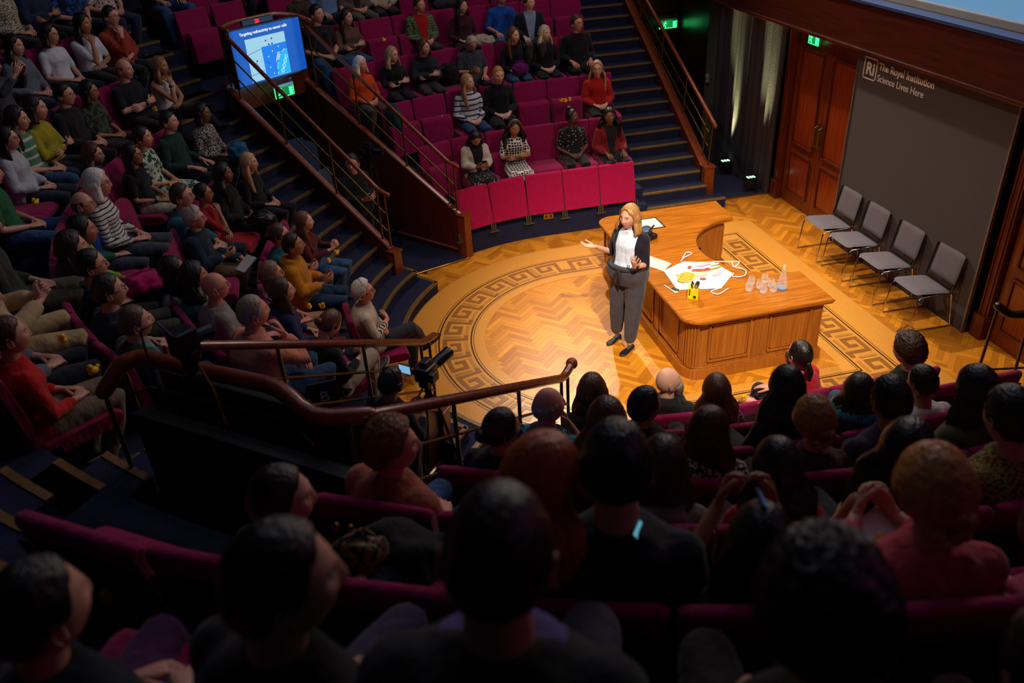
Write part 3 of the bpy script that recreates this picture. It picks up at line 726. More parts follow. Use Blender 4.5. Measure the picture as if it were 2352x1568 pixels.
# ---------------------------------------------------------------- vomitory walls with sloping tops, newels
def qwall(mb, a, b, th, za, zb, near, zlo=0, mi=0):
    (s0, n0), (s1, n1) = a, b; v = []
    for s, n, z in ((s0, n0, za), (s1, n1, zb)):
        for dn in (-th/2, th/2):
            for zz in (zlo, z): v.append(un(s, n+dn, zz, near))
    mb.add(v, [(0, 1, 3, 2), (4, 6, 7, 5), (0, 4, 5, 1), (2, 3, 7, 6), (0, 2, 6, 4), (1, 5, 7, 3)], mi)
for near in (False, True):
    for nn, zs, za, s0 in ((-.62, .62, .6, 2.86), (.70, .55, .63, 2.80)):
        wl = MB(); zz = lambda s: za+zs*(s-2.83)
        qwall(wl, (s0, nn), (5.62, nn), .05, zz(s0), zz(5.62), near)
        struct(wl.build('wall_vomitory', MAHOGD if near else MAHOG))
        cpb = MB(); cpb.tube([un(s0, nn, zz(s0)+.012, near), un(5.62, nn, zz(5.62)+.012, near)], .05, 8, flat=.45, up=(0, 0, 1))
        cpb.tube([un(s0+.1, nn+(.035 if nn < 0 else -.035), .1, near), un(5.6, nn+(.035 if nn < 0 else -.035), .1, near)], .02, 6)
        struct(cpb.build('trim_2', RAILW))
        nw = thing('newel_post', {(False, True): 'square wooden newel at the foot of the left stairs, beside the blue steps', (False, False): 'square wooden newel beside the empty magenta front panels', (True, True): 'square wooden newel by the near blue corner steps, behind the tripod', (True, False): 'square wooden newel where the near curved banister starts'}[(near, nn < 0)], 'newel post')
        ps = MB(); c = un(s0-.03, nn, 0, near); a = atan2(UF.y, UF.x) if not near else atan2(UN.y, UN.x); ps.box((c.x, c.y, za/2), (.13, .13, za), a, bev=.006); ps.build('post', RAILW, nw)
        cb = MB(); cb.box((c.x, c.y, za+.012), (.16, .16, .025), a, bev=.008); cb.build('cap', RAILW, nw)
    # lintel, back wall and soffit of the passage
    lw = MB(); qwall(lw, (5.64, -.66), (5.64, .74), .0, 2.36, 2.36, near, 2.05); v = []
    for s in (5.6, 5.68):
        for n_ in (-.66, .74):
            for z in ((2.0, 2.40) if not near else (1.5, 2.50)): v.append(un(s, n_, z, near))
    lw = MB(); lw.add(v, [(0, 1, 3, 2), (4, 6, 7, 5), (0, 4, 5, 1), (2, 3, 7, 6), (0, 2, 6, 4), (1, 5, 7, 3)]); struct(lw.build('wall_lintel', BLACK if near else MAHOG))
    lf_ = MB(); slab(lf_, [un(5.62, n_, 0, near) for n_ in (-.95, 0, .72)], [un(6.1, n_, 0, near) for n_ in (-.95, 0, .72)], 1.86 if near else 2.2, 1.8 if near else 2.1); struct(lf_.build('floor_step', CARPET))
    v = []
    for s in (7.4, 7.46):
        for n_ in (-.8, .9):
            for z in (0, 2.2): v.append(un(s, n_, z, near))
    bw = MB(); bw.add(v, [(0, 1, 3, 2), (4, 6, 7, 5), (0, 4, 5, 1), (2, 3, 7, 6), (0, 2, 6, 4), (1, 5, 7, 3)]); struct(bw.build('wall_passage_end', MAHOGD))

# ---------------------------------------------------------------- handrails
def handrail(label, pts, posts, mids, r=.03, near=False, material=None, knob=False, square=False):
    h = thing('handrail', label, 'handrail'); mb = MB(); P = [Vector(p) for p in pts]
    Q = [P[0]]
    for i in range(1, len(P)-1):      # rounded corners
        a, b = (P[i-1]-P[i]), (P[i+1]-P[i]); d = min(.09, a.length*.4, b.length*.4)
        Q += [P[i]+a.normalized()*d, P[i]+(a.normalized()+b.normalized())*d*.25, P[i]+b.normalized()*d]
    Q.append(P[-1]); mb.tube(Q, r, 12, round_=True); mb.build('rail', material or RAILW, h, True)
    if knob: k = MB(); k.ell(P[0]+Vector((0, 0, .0)), (r*1.45,)*3, 14, 10); k.build('rail_knob', material or RAILW, h, True)
    for top, bot in posts: q = MB(); q.tube([top, bot], .014, 8); q.build('baluster', BRONZE, h, True)
    for m_ in mids: q = MB(); q.tube(m_, .011, 8); q.build('lower_rail', BRONZE, h, True)
    return h
def vom_rail(label, nn, z0, sl, sz0, ssl, near, s1=5.45, r=.028, knob=False):
    rz = lambda s: z0+sl*(s-2.87); st = lambda s: sz0+ssl*(s-2.83)+.02
    end = 2.78 if near else 2.8
    posts = [(un(s, nn, rz(s), near), un(s, nn, st(s), near)) for s in (2.87, 3.0, 3.75, 4.6, 5.4)]
    mids = [[un(s, nn, rz(s)-d, near) for s in (2.87, 5.4)] for d in (.26, .50)]
    handrail(label, [un(end, nn, rz(2.9)+(.06 if knob else .0), near), un(2.95, nn, rz(2.95), near), un(s1, nn, rz(s1), near)], posts, mids, r, near, knob=knob)
vom_rail('brown wooden handrail sloping down over the blue screen to the left stairs', -.62, 1.35, .655, .60, .62, False)
vom_rail('wooden handrail right of the blue screen, ending above the magenta panels', .70, 1.30, .63, .63, .55, False)
vom_rail('upper of the two near handrails, in front of the pink shirted woman', -.62, 1.35, .56, .60, .60, True, 5.3, .03)
vom_rail('long polished near handrail with a round knob, lit at its right end', .67, 1.30, .535, .63, .52, True, 5.35, .034, True)
def ends(near, z, s, label, mat_=None):
    r = .032 if not near else .045
    P = [un(s-.12, -.62, z-.02, near), un(s+.05, -.62, z, near), un(s+.12, -.35, z+.02, near), un(s+.12, .35, z+.02, near), un(s, .62, z-.04, near), un(s-.15, .72, z-.12, near)] if not near else [un(5.70, -.80, 2.62, True), un(5.58, -.75, 2.74, True), un(5.50, -.70, 2.74, True), un(5.44, .20, 2.73, True), un(5.52, .44, 2.66, True), un(5.36, .66, 2.63, True)]
    handrail(label, P if near else P, [(P[0], P[0]-Vector((0, 0, .75))), (P[1], P[1]-Vector((0, 0, .75))), (P[4], P[4]-Vector((0, 0, .75)))], [[p-Vector((0, 0, .2)) for p in P[1:5]], [p-Vector((0, 0, .4)) for p in P[1:5]]], r)
ends(False, 3.12, 5.5, 'wooden rail looping behind the top of the blue screen')
ends(True, 2.76, 5.46, 'thick polished rail around the black screen back at lower left')
# right-hand stairs: stringer, newel, rail
sg = MB(); ys = [3.42, 10.0]; zt = lambda y: .52+.556*(y-3.42)
sg.add([(2.72, y, z) for y in ys for z in (0, zt(y))]+[(2.84, y, z) for y in ys for z in (0, zt(y))], [(0, 1, 3, 2), (4, 6, 7, 5), (0, 4, 5, 1), (2, 3, 7, 6), (0, 2, 6, 4), (1, 5, 7, 3)]); struct(sg.build('wall_stringer', MAHOG))
sc_ = MB(); sc_.tube([(2.78, 3.42, zt(3.42)+.01), (2.78, 10, zt(10)+.01)], .07, 8, flat=.3, up=(0, 0, 1)); struct(sc_.build('trim_3', RAILW))
nw = thing('newel_post', 'square wooden newel at the foot of the right stairs, beside the curtain alcove', 'newel post'); q = MB(); q.box((2.8, 3.38, .27), (.16, .16, .54), bev=.008); q.build('post', RAILW, nw); q = MB(); q.box((2.8, 3.38, .55), (.19, .19, .03), bev=.008); q.build('cap', RAILW, nw)
rl = lambda y: 1.22+.47*(y-3.36)
handrail('brown wooden handrail along the right stairs, in front of the dark curtain', [(2.84, 3.30, 1.18), (2.84, 3.45, rl(3.45)), (2.84, 9.2, rl(9.2))], [((2.84, y, rl(y)), (2.80, y, zt(y) if y > 3.4 else .55)) for y in (3.38, 3.6, 4.4, 5.4, 6.4)], [[(2.83, 3.5, rl(3.5)-d), (2.83, 7.4, rl(7.4)-d)] for d in (.24, .46)], .032)
handrail('dark handrail on square bars at the right edge, over the parquet', [(2.77, -2.60, 1.20), (2.86, -2.66, 1.12), (3.95, -2.86, 1.12)], [((2.77, -2.6, 1.19), (2.72, -2.62, .02)), ((3.05, -2.70, 1.12), (3.05, -2.72, .52)), ((3.5, -2.78, 1.12), (3.5, -2.8, .52))], [[(2.75, -2.61, .52), (3.95, -2.88, .52)], [(3.05, -2.71, .82), (3.95, -2.87, .82)]], .04, material=wood('dark_rail', '#1c0c08', '#30150c', .3))

# ---------------------------------------------------------------- wall behind the desk
WX = 3.95
wb = MB(); wb.box((WX+.06, -2.0, 1.35), (.12, 10.4, 2.7)); struct(wb.build('wall_back', MAHOGD))
def door(n, y0, y1, label):
    d = thing('door_%d' % n, '', ''); del d['label'], d['category']; struct(d); ym = (y0+y1)/2
    for a, b in ((y0, ym), (ym, y1)):
        a, b = min(a, b), max(a, b); w_ = b-a; c = (a+b)/2; lf = MB()
        lf.box((WX-.02, c, 1.25), (.05, w_-.01, 2.5), bev=.004); L = lf.build('door_leaf', wood('door_wood', '#4c1a08', '#82360f', .25), d)
        for zc, h in ((.50, .62), (1.62, 1.36)):
            pm = MB(); pm.box((WX-.043, c, zc), (.012, w_-.30, h-.08), bev=.004)
            pm.build('door_panel', wood('door_panel_wood', '#5c1e08', '#923a12', .22), L)
            fr = MB()
            for yy, zz, sy, sz in ((c-w_/2+.13, zc, .03, h), (c+w_/2-.13, zc, .03, h), (c, zc-h/2, w_-.26, .03), (c, zc+h/2, w_-.26, .03)): fr.box((WX-.055, yy, zz), (.028, sy, sz), bev=.008)
            fr.build('panel_moulding', MAHOG, L)
        hp = MB(); hp.box((WX-.05, ym+(.055 if c > ym else -.055), 1.2), (.012, .05, .40), bev=.003); hp.build('push_plate', BRASS, L)
        hh = MB(); yy = ym+(.055 if c > ym else -.055); hh.tube([(WX-.055, yy, 1.05), (WX-.1, yy, 1.07), (WX-.1, yy, 1.33), (WX-.055, yy, 1.35)], .009, 8); hh.build('door_handle', BRASS, L)
    fm = MB()
    for yy in (min(y0, y1)-.09, max(y0, y1)+.09):
        fm.box((WX-.05, yy, 1.3), (.12, .14, 2.6), bev=.01); fm.box((WX-.075, yy-.03, 1.3), (.1, .03, 2.6), bev=.008); fm.box((WX-.075, yy+.04, 1.3), (.1, .025, 2.6), bev=.008); fm.box((WX-.07, yy, .14), (.16, .17, .28), bev=.01)
    fm.build('door_frame', MAHOG, d)
door(1, 1.42, 3.02, ''); door(2, -3.05, -1.50, '')
dn = MB()
for yy in (-1.40,): dn.box((WX-.02, yy, 1.3), (.06, .1, 2.6))
bd = thing('banner_backdrop', 'tall charcoal grey fabric backdrop with white logo behind the four chairs', 'backdrop')
q = MB(); q.box((3.76, .04, 1.30), (.03, 2.64, 2.58), bev=.004)
q.build('banner', mat('#474247', .85, name='grey_banner', vary=.05), bd)
q = MB()
for yy in (-1.29, 1.37): q.box((3.752, yy, 1.30), (.04, .022, 2.60))
q.build('edge_frame', mat('#7c7468', .4, .5), bd)
WHT = mat('#e6e2e4', .6, name='white_print')
Mx = lambda y, z: face_M((3.742, y, z), (0, -1, 0))
q = MB()
for yy, zz, sy, sz in ((1.245, 2.40, .016, .26), (1.0, 2.40, .016, .26), (1.122, 2.522, .26, .016), (1.122, 2.278, .26, .016)): q.box((3.742, yy, zz), (.004, sy, sz))
q.build('logo_square', WHT, bd); text_obj('logo_letters', 'Ri', .21, WHT, bd, Mx(1.205, 2.33), bold=.004)
text_obj('lettering', 'The Royal Institution', .118, WHT, bd, Mx(.96, 2.425), bold=.0025); text_obj('lettering', 'Science Lives Here', .112, WHT, bd, Mx(.96, 2.29), bold=.0008)
# beam above, screen housing
q = MB(); q.box((3.80, .8, 2.875), (.42, 16, .55), bev=.006); q.box((3.785, .8, 2.63), (.45, 16, .04), bev=.01); struct(q.build('wall_beam', wood('beam_wood', '#280c05', '#4c1a0b', .3, axis=1)))
q = MB(); q.box((3.66, .8, 3.165), (.2, 16, .03)); struct(q.build('trim_4', mat('#3d4a74', .35, .3, 'blue_lit_ledge')))  # metal ledge, the blue light falling on it is put into its colour
ps = thing('projection_screen', 'big wall screen glowing pale blue at the top right corner', 'screen')
q = MB(); q.box((3.93, -.2, 4.26), (.03, 4.4, 2.04)); q.build('screen_surface', emit('screen_glow', '#7fb8e6', .55), ps)
q = MB()
for yy, zz, sy, sz in ((-.2, 3.19, 4.7, .10), (2.1, 4.2, .16, 2.2), (-2.5, 4.2, .16, 2.2)): q.box((3.90, yy, zz), (.08, sy, sz), bev=.01)
q.build('screen_frame', mat('#8c8a8c', .5), ps)
q = MB(); q.box((3.82, -.2, 3.155), (.16, 6.2, .02)); q.build('screen_slot', BLACK, ps)
q = MB(); q.box((WX+.1, .8, 4.9), (.1, 16, 3.6)); struct(q.build('wall_upper', mat('#2a2022', .8)))
# alcove: end wall, pillar, curtain
q = MB(); q.box((3.45, 7.5, 1.6), (1.2, .08, 3.2)); q.box((3.98, 5.2, 1.6), (.06, 4.6, 3.2)); q.box((3.42, 7.44, 1.0), (.85, .04, .9), bev=.01); q.box((3.42, 7.44, 1.62), (1.1, .1, .10), bev=.01); q.box((3.42, 7.44, 2.05), (1.1, .06, .06), bev=.01); struct(q.build('wall_alcove', MAHOGD))
q = MB(); q.box((3.93, 5.6, 1.5), (.16, .5, 3.0), bev=.01); q.box((3.90, 5.42, 1.5), (.2, .1, 3.0)); struct(q.build('wall_pillar', mat('#6f6a5e', .7, name='stone', bscale=8)))
sw = thing('light_switch', 'small white switch box on the pale pillar beside the curtain', 'switch'); q = MB(); q.box((3.83, 5.72, 1.25), (.03, .09, .14), bev=.006); q.build('switch_plate', mat('#c9c6b8', .5), sw); q = MB(); q.box((3.812, 5.72, 1.25), (.012, .03, .04)); q.build('rocker', mat('#8f8c80', .5), sw)
cu = MB(); rows = []; npl = 260
for z in [0.015+i*2.64/12 for i in range(13)]:
    f, b = [], []
    for i in range(npl+1):
        t = i/npl; x = 3.80-.17*t; y = 3.22+1.75*t; amp = .045*(1-.2*z/2.6); w_ = amp*sin(t*2*pi*15+.25*sin(z*1.7))+.02*sin(t*2*pi*5.3+1)
        f.append(Vector((x-w_, y+.3*w_, z))); b.append(Vector((x-w_+.03, y+.3*w_+.003, z)))
    rows.append(f+b[::-1])
cu.loft(rows); co = cu.build('stage_curtain', mat('#2c2833', .6, name='curtain_velvet', bscale=70, bstr=.25), None, True); tag(co, 'dark pleated floor length curtain between the pillar and the wooden doors', 'curtain')
def floor_lamp(x, y, label, tilt):
    t = thing('uplight', label, 'light', (x, y, .012)); q = MB(); q.box((0, 0, .15), (.17, .11, .17), M=Matrix.Rotation(tilt, 4, 'X'), bev=.01); q.build('lamp_housing', BLACK, t)
    q = MB()
    for sx in (-.09, .09): q.tube([(sx, 0, .17), (sx, -.02, .0)], .008, 6); q.tube([(sx, -.08, .005), (sx, .08, .005)], .008, 6)
    q.build('bracket', BLACK, t); q = MB()
    for i in (-1, 0, 1):
        for j in (-.5, .5): q.disc((i*.05, j*.045, .238), (0, 0, 1), .019, 10)
    q.build('led_lens', emit('led_green', '#b8ffd8', 2.2), t)
    l = bpy.data.lights.new('uplight', 'SPOT'); l.energy = 1900; l.color = (1, .98, .42); l.spot_size = radians(20); l.spot_blend = .8; l.shadow_soft_size = .02
    o = bpy.data.objects.new('uplight_beam', l); COL.objects.link(o); o.parent = t; o.location = (.0, 0, .26); o.rotation_euler = Vector((.05, .0, 1)).to_track_quat('-Z', 'Y').to_euler()
floor_lamp(3.56, 4.27, 'small green lit floor lamp at the curtain foot, nearer the stair rail', 0); floor_lamp(3.58, 3.42, 'small green lit floor lamp at the curtain foot, nearer the doors', 0)
for n_, (r0, z1) in enumerate(((10.2, 7.0),)):
    q = MB(); slab(q, arc_r(10.0, pi/2-.5, 3*pi/2+.1, 0, 60), arc_r(10.2, pi/2-.5, 3*pi/2+.1, 0, 60), 7.0, 0); struct(q.build('wall_outer', mat('#0d0a0c', .9)))
def exit_sign(loc, rz, label, w_=.34, drop=.05):
    t = thing('exit_sign', label, 'exit sign', loc, rz); q = MB(); q.box((0, 0, .085), (w_, .03, .035), bev=.005); q.build('sign_housing', mat('#777a78', .4), t)
    q = MB(); q.box((0, 0, 0), (w_, .012, .15), bev=.003); q.build('sign_panel', emit('exit_green', '#0a7a34', 1.3), t)
    g = emit('exit_bright', '#38ff88', 2.6); f = MB()
    f.box((0, -.008, -.068), (w_-.01, .004, .008)); f.box((-w_/2+.008, -.008, 0), (.008, .004, .14)); f.box((w_/2-.008, -.008, .0), (.008, .004, .12)); f.box((w_/2-.055, -.008, -.005), (.055, .004, .10)); f.build('door_symbol', g, t)
    f = MB(); f.ell((-.055, -.009, .045), (.012, .003, .012), 8, 6)
    for a, b in (((-.06, .03), (-.075, -.005)), ((-.075, -.005), (-.05, -.03)), ((-.05, -.03), (-.055, -.055)), ((-.075, -.005), (-.095, -.03)), ((-.095, -.03), (-.12, -.03)), ((-.06, .028), (-.03, .01)), ((-.062, .028), (-.095, .015))): f.tube([(a[0], -.009, a[1]), (b[0], -.009, b[1])], .007, 6)
    f.build('running_figure', g, t); f = MB()
    for sx in (-w_/2+.03, w_/2-.03): f.tube([(sx, 0, .1), (sx, .02, .1+drop)], .006, 6); f.ell((sx, .0, .1+drop), (.018, .018, .012), 8, 5)
    f.build('fixing', mat('#3a4a3e', .5), t)
    l = bpy.data.lights.new('exit_glow', 'POINT'); l.energy = .3; l.color = (.1, 1, .35); l.shadow_soft_size = .08; o = bpy.data.objects.new('exit_glow', l); COL.objects.link(o); o.parent = t; o.location = (0, -.09, 0)
exit_sign((3.70, 7.25, 1.92), 0, 'green running figure exit sign above the dark passage, left of the curtain', .36)
exit_sign((3.86, 2.60, 2.47), -pi/2, 'green running figure exit sign above the wooden double doors', .26, .02)
p = un(5.40, .10, 2.16); exit_sign(p, atan2(-NF.y, -NF.x)+pi, 'green running figure exit sign hanging under the blue screen', .34)

# ---------------------------------------------------------------- slide monitor at the far passage, black back of its twin
def monitor(near):
    o3 = un(5.44, -.02, 2.72, near) if not near else un(5.42, -.05, 2.26, near); rz = atan2(NF.y, NF.x) if not near else atan2(NN.y, NN.x)+pi
    t = thing('monitor', 'flat screen showing the blue lecture slide, above the far passage' if not near else 'black rear of a flat screen inside the polished rail, lower left', 'monitor', o3, rz)
    W_, H_ = (1.20, .70) if not near else (1.20, .70)
    q = MB(); q.box((0, 0, 0), (W_+.04, .05, H_+.04), bev=.008); q.box((0, .04, -.02), (W_*.7, .05, H_*.6), bev=.01); q.build('monitor_case', mat('#08090b', .45, name='monitor_black'), t)
    q = MB(); q.box((0, -.027, 0), (W_, .004, H_)); q.build('display', emit('slide_blue', '#0b52b4', 1.0) if not near else emit('slide_blue', '#0b52b4', 1.0), t)
    y = -.0305
    def flat(name, c, s, x, z, w_, h_, dy=0): b = MB(); b.box((x, y-dy, z), (w_, .0012, h_)); return b.build(name, emit(name+c, c, s), t)
    if near: return t
    flat('slide_diagram', '#9fd3e6', .95, -.02, -.06, .66, .55); flat('slide_cell', '#0a78e8', 1.0, .1, -.125, .42, .41, .0012)
    b = MB(); b.add([(.31, y-.0026, -.33)]+[(.31-.22*sin(a)*1.0, y-.0026, -.33+.32*cos(a)) for a in [pi/2*k/20 for k in range(21)]][::1], [tuple(range(22))]); b.build('slide_nucleus', emit('nuc', '#14b4f5', 1.0), t)
    b = MB(); W2 = emit('slide_white', '#e8f6ff', 1.0)
    for k in range(14): a = radians(5+k*6); b.tube([(.31-.225*sin(a), y-.0035, -.33+.325*cos(a)), (.31-.225*sin(a+.07), y-.0035, -.33+.325*cos(a+.07))], .004, 5) if k % 4 else None
    for k in range(24):
        u0, u1 = k/24, (k+1)/24
        for sg_ in (1, -1): P = lambda u: (.16+.12*u+sg_*.022*sin(u*12)*.8, y-.0045, -.31+.22*u-sg_*.022*sin(u*12)*.5); b.tube([P(u0), P(u1)], .0035, 5)
    for k in range(3): b.tube([(.09+.02*k+.0*k, y-.004, -.15+.012*k), (.14+.02*k, y-.004, -.03)], .003, 5)
    for x, z in ((-.02, -.06), (.06, .0), (.17, .04), (-.02, -.2), (.02, -.29)): b.ell((x, y-.004, z), (.009, .002, .009), 8, 5)
    b.build('slide_helix', W2, t); b = MB()
    for x, z in ((.02, .095), (.075, .095), (-.02, .15), (.08, .16), (-.22, -.08)): b.ell((x, y-.004, z), (.013, .002, .013), 8, 5)
    for A_, B_ in (((-.35, .02), (-.12, .06)), ((-.35, -.25), (-.12, -.22)), ((-.30, -.15), (-.24, -.1)), ((-.24, -.1), (-.2, -.16)), ((-.06, -.10), (-.03, -.16))): b.tube([(A_[0], y-.003, A_[1]), (B_[0], y-.003, B_[1])], .003, 5)
    b.build('slide_marks', emit('slide_navy', '#132c9a', .8), t)
    text_obj('slide_title', 'Targeting radioactivity to cancer cells', .052, W2, t, face_M((-.02, y-.003, .27), (1, 0, 0)), .0008, 'CENTER', .0012)
    l = bpy.data.lights.new('monitor_glow', 'AREA'); l.energy = 5; l.color = (.2, .5, 1); l.size = 1.0; o = bpy.data.objects.new('monitor_glow', l); COL.objects.link(o); o.parent = t; o.location = (0, -.06, 0); o.rotation_euler = (radians(90), 0, 0)
    tm = thing('countdown_clock', 'small black clock with red digits on top of the blue screen', 'clock', un(5.46, -.08, 3.13), rz); q = MB(); q.box((0, 0, 0), (.5, .05, .07), bev=.006); q.build('clock_case', BLACK, tm)
    text_obj('clock_digits', '20', .07, emit('red_digits', '#ff1418', 3), tm, face_M((-.02, -.028, -.024), (1, 0, 0)), .001, 'CENTER', .001)
    return t
monitor(False); monitor(True)
# ---------------------------------------------------------------- lecture desk
def arc2(cx, cy, r, a0, a1, n): return [(cx+r*cos(radians(a0+(a1-a0)*i/n)), cy+r*sin(radians(a0+(a1-a0)*i/n))) for i in range(n+1)]
def desk_plan(off):
    x0, x1, ya, yb = .36+off, 2.02-off, -1.32+off, 1.60-off; rc = .20
    cx, cy, r = 2.02, .19, .80+off
    P = arc2(x0+rc, ya+rc, rc, 270, 180, 10)+arc2(x0+rc, yb-rc, rc, 180, 90, 10)+[(x1+.05, yb)]
    a0 = math.degrees(math.asin(min(.99, (.985-cy+0)/ (r+.0)))) if False else 0
    # concave bay cut into the wall side
    dx = x1-cx; h = sqrt(max(0, r*r-dx*dx)); at_ = math.degrees(atan2(h, dx)); P += [(cx+dx, cy+h)] if False else []
    P += arc2(cx, cy, r, at_, 360-at_, 26)+[(x1, ya)]
    return P
dk = thing('lecture_desk', 'big carved wooden lecture desk with a curved bay, beside the standing speaker', 'desk')
q = MB(); q.prism(desk_plan(.085)[::-1], .0, .70); q.build('desk_body', OAKZ, dk)
q = MB(); q.prism(desk_plan(.045)[::-1], .0, .12); q.prism(desk_plan(.062)[::-1], .12, .135); q.build('plinth', OAKZ, dk)
q = MB(); q.prism(desk_plan(.012)[::-1], .695, .715); q.prism(desk_plan(0)[::-1], .715, .738); q.prism(desk_plan(.008)[::-1], .738, .744)
dtop = q.build('desk_top', wood('desk_top_wood', '#7a3806', '#c87a1e', .22, axis=0, dens=16), dk)
def panel(cx, cy, w_, h_, nx, ny):
    rz = atan2(ny, nx)-pi/2+pi; M_ = Matrix.Rotation(rz, 4, 'Z'); q = MB(); z = .42
    T = lambda x, y, z: Vector((cx, cy, 0))+M_ @ Vector((x, y, z))
    for x, zz, sx, sz in ((0, z+h_/2, w_, .022), (0, z-h_/2, w_, .022), (-w_/2, z, .022, h_), (w_/2, z, .022, h_)): q.box(T(x, -.006, zz), (sx+.0, .028, sz), rz, bev=.006)
    for x, zz, sx, sz in ((0, z+h_/2-.03, w_-.05, .01), (0, z-h_/2+.03, w_-.05, .01), (-w_/2+.03, z, .01, h_-.05), (w_/2-.03, z, .01, h_-.05)): q.box(T(x, -.003, zz), (sx, .016, sz), rz)
    q.build('panel_moulding', OAKZ, dk)
def pilaster(cx, cy, w_, nx, ny, n=5):
    rz = atan2(ny, nx)-pi/2+pi; M_ = Matrix.Rotation(rz, 4, 'Z'); q = MB(); T = lambda x, y, z: Vector((cx, cy, 0))+M_ @ Vector((x, y, z))
    q.box(T(0, 0, .415), (w_, .02, .56), rz, bev=.003)
    for i in range(n): q.tube([T(-w_/2+w_*(i+.5)/n, -.012, .17), T(-w_/2+w_*(i+.5)/n, -.012, .66)], w_/n*.30, 6)
    q.build('pilaster', OAKZ, dk)
ys0 = -1.235
for cx, w_ in ((.885, .46), (1.57, .46)): panel(cx, ys0, w_, .44, 0, -1)
for cx in (1.225, 1.875): pilaster(cx, ys0, .14, 0, -1)
for a in (195, 210, 225, 240, 255): pilaster(.56+.115*cos(radians(a)), -1.12+.115*sin(radians(a)), .028, cos(radians(a)), sin(radians(a)), 1)
for cy in (-.72, -.02, .68, 1.25): panel(.445, cy, .48 if cy < 1 else .34, .44, -1, 0)
for cy in (-1.06, -.37, .33, 1.02): pilaster(.445, cy, .12, -1, 0)
for cx in (1.0, 1.6): panel(cx, 1.515, .4, .44, 0, 1)
q = MB(); q.box((1.93, 1.21, .42), (.02, .30, .42), bev=.004); q.box((1.93, -.84, .42), (.02, .30, .42), bev=.004); q.build('end_panel', OAKZ, dk)
q = MB(); q.box((1.37, .68, .55), (.012, .14, .06), .6, bev=.004); b = q.build('control_plate', BLACK, dk); q = MB()
for i in range(4): q.box((1.376+.028*(i-1.5)*.55-.0, .675+.028*(i-1.5)*1.0, .55), (.016, .012, .016), .6)
q.build('button', emit('button_blue', '#38b8ff', 1.0), b)
q = MB(); q.box((.885, 1.18, .7455), (.40, .30, .003)); q.build('inset_tray', mat('#e9e4d8', .5), dk)
q = MB()
for x, y, sx, sy in ((.885, 1.34, .43, .018), (.885, 1.02, .43, .018), (.675, 1.18, .018, .33), (1.095, 1.18, .018, .33)): q.box((x, y, .748), (sx, sy, .008))
q.build('tray_frame', mat('#3a2010', .4), dk)
DT = .7445
# ---------------------------------------------------------------- things on the desk
vc = thing('document_camera', 'round black camera device with blue lens lying behind the speaker on the desk', 'camera', (.76, .80, DT)); q = MB(); q.box((0, 0, .03), (.17, .22, .06), .4, bev=.018); q.build('device_body', mat('#15171a', .4), vc)
q = MB(); q.tube([(0, 0, .05), (-.02, -.03, .12)], [.075, .07], 20); q.build('lens_ring', mat('#26282c', .3), vc); q = MB(); q.disc((-.021, -.032, .123), (-.2, -.3, 1), .05, 20); q.build('lens_glass', mat('#0c3c66', .1), vc)
q = MB(); q.tube([(.05, .05, .05), (.1, .02, .14), (.07, -.05, .17), (0, -.08, .13)], .011, 8); q.build('device_arm', BLACK, vc)
def sheet(name, pts, z, m, lift=.0, parent=None, n=8):
    mb = MB(); a, b, c, d = [Vector((*p, 0)) for p in pts]; V = []; 
    for i in range(n+1):
        for j in range(n+1):
            u, v = i/n, j/n; p = a*(1-u)*(1-v)+b*u*(1-v)+c*u*v+d*(1-u)*v; V.append((p.x, p.y, z+.002+lift*noise.noise(Vector((p.x*9, p.y*9, 1)))+lift*.5))
    F = [(i*(n+1)+j, (i+1)*(n+1)+j, (i+1)*(n+1)+j+1, i*(n+1)+j+1) for i in range(n) for j in range(n)]; mb.add(V, F)
    k = len(V); mb.add([(x, y, zz-.0015) for x, y, zz in V], [f[::-1] for f in F]); return mb.build(name, m, parent, True)
pp_ = sheet('paper_sheet', [(.43, .13), (.60, -.13), (.76, .03), (.60, .30)], DT, mat('#cfcac6', .7), .006); tag(pp_, 'blank white paper sheet on the desk between the speaker and the apron', 'paper')
def smoothpts(P, k=6):
    P = [Vector(p) for p in P]; Q = [P[0]*2-P[1]]+P+[P[-1]*2-P[-2]]; out = []
    for i in range(1, len(Q)-2):
        for j in range(k):
            t = j/k; a, b, c, d = Q[i-1:i+3]; out.append(.5*((2*b)+(c-a)*t+(2*a-5*b+4*c-d)*t*t+(3*b-a-3*c+d)*t**3))
    return out+[P[-1]]
ap = thing('anatomy_apron', 'white apron printed with cartoon organs spread on the lecture desk', 'apron', (0, 0, DT))
AP = [(.60, -.12), (.56, -.60), (1.02, -.72), (1.30, -.44), (1.22, -.10), (.90, .02)]
mb = MB(); nn_ = len(AP); c = Vector((.92, -.34, 0)); V = [(c.x, c.y, .012)]; ring = []
for k in range(60):
    t = k/60*nn_; i = int(t); f = t-i; a, b = AP[i], AP[(i+1) % nn_]; ring.append((a[0]+(b[0]-a[0])*f, a[1]+(b[1]-a[1])*f))
for s_ in (.35, .7, 1.0): V += [(c.x+(x-c.x)*s_, c.y+(y-c.y)*s_, .004+.010*(1-s_)+.007*abs(noise.noise(Vector((x*7, y*7, s_*4))))) for x, y in ring]
F = [(0, 1+i, 1+(i+1) % 60) for i in range(60)]+[(1+r*60+i, 1+(r+1)*60+i, 1+(r+1)*60+(i+1) % 60, 1+r*60+(i+1) % 60) for r in range(2) for i in range(60)]
mb.add(V, F); mb.add([(x, y, z-.003) for x, y, z in V], [f[::-1] for f in F]); mb.build('apron_cloth', mat('#c3ced6', .8, name='apron_white'), ap, True)
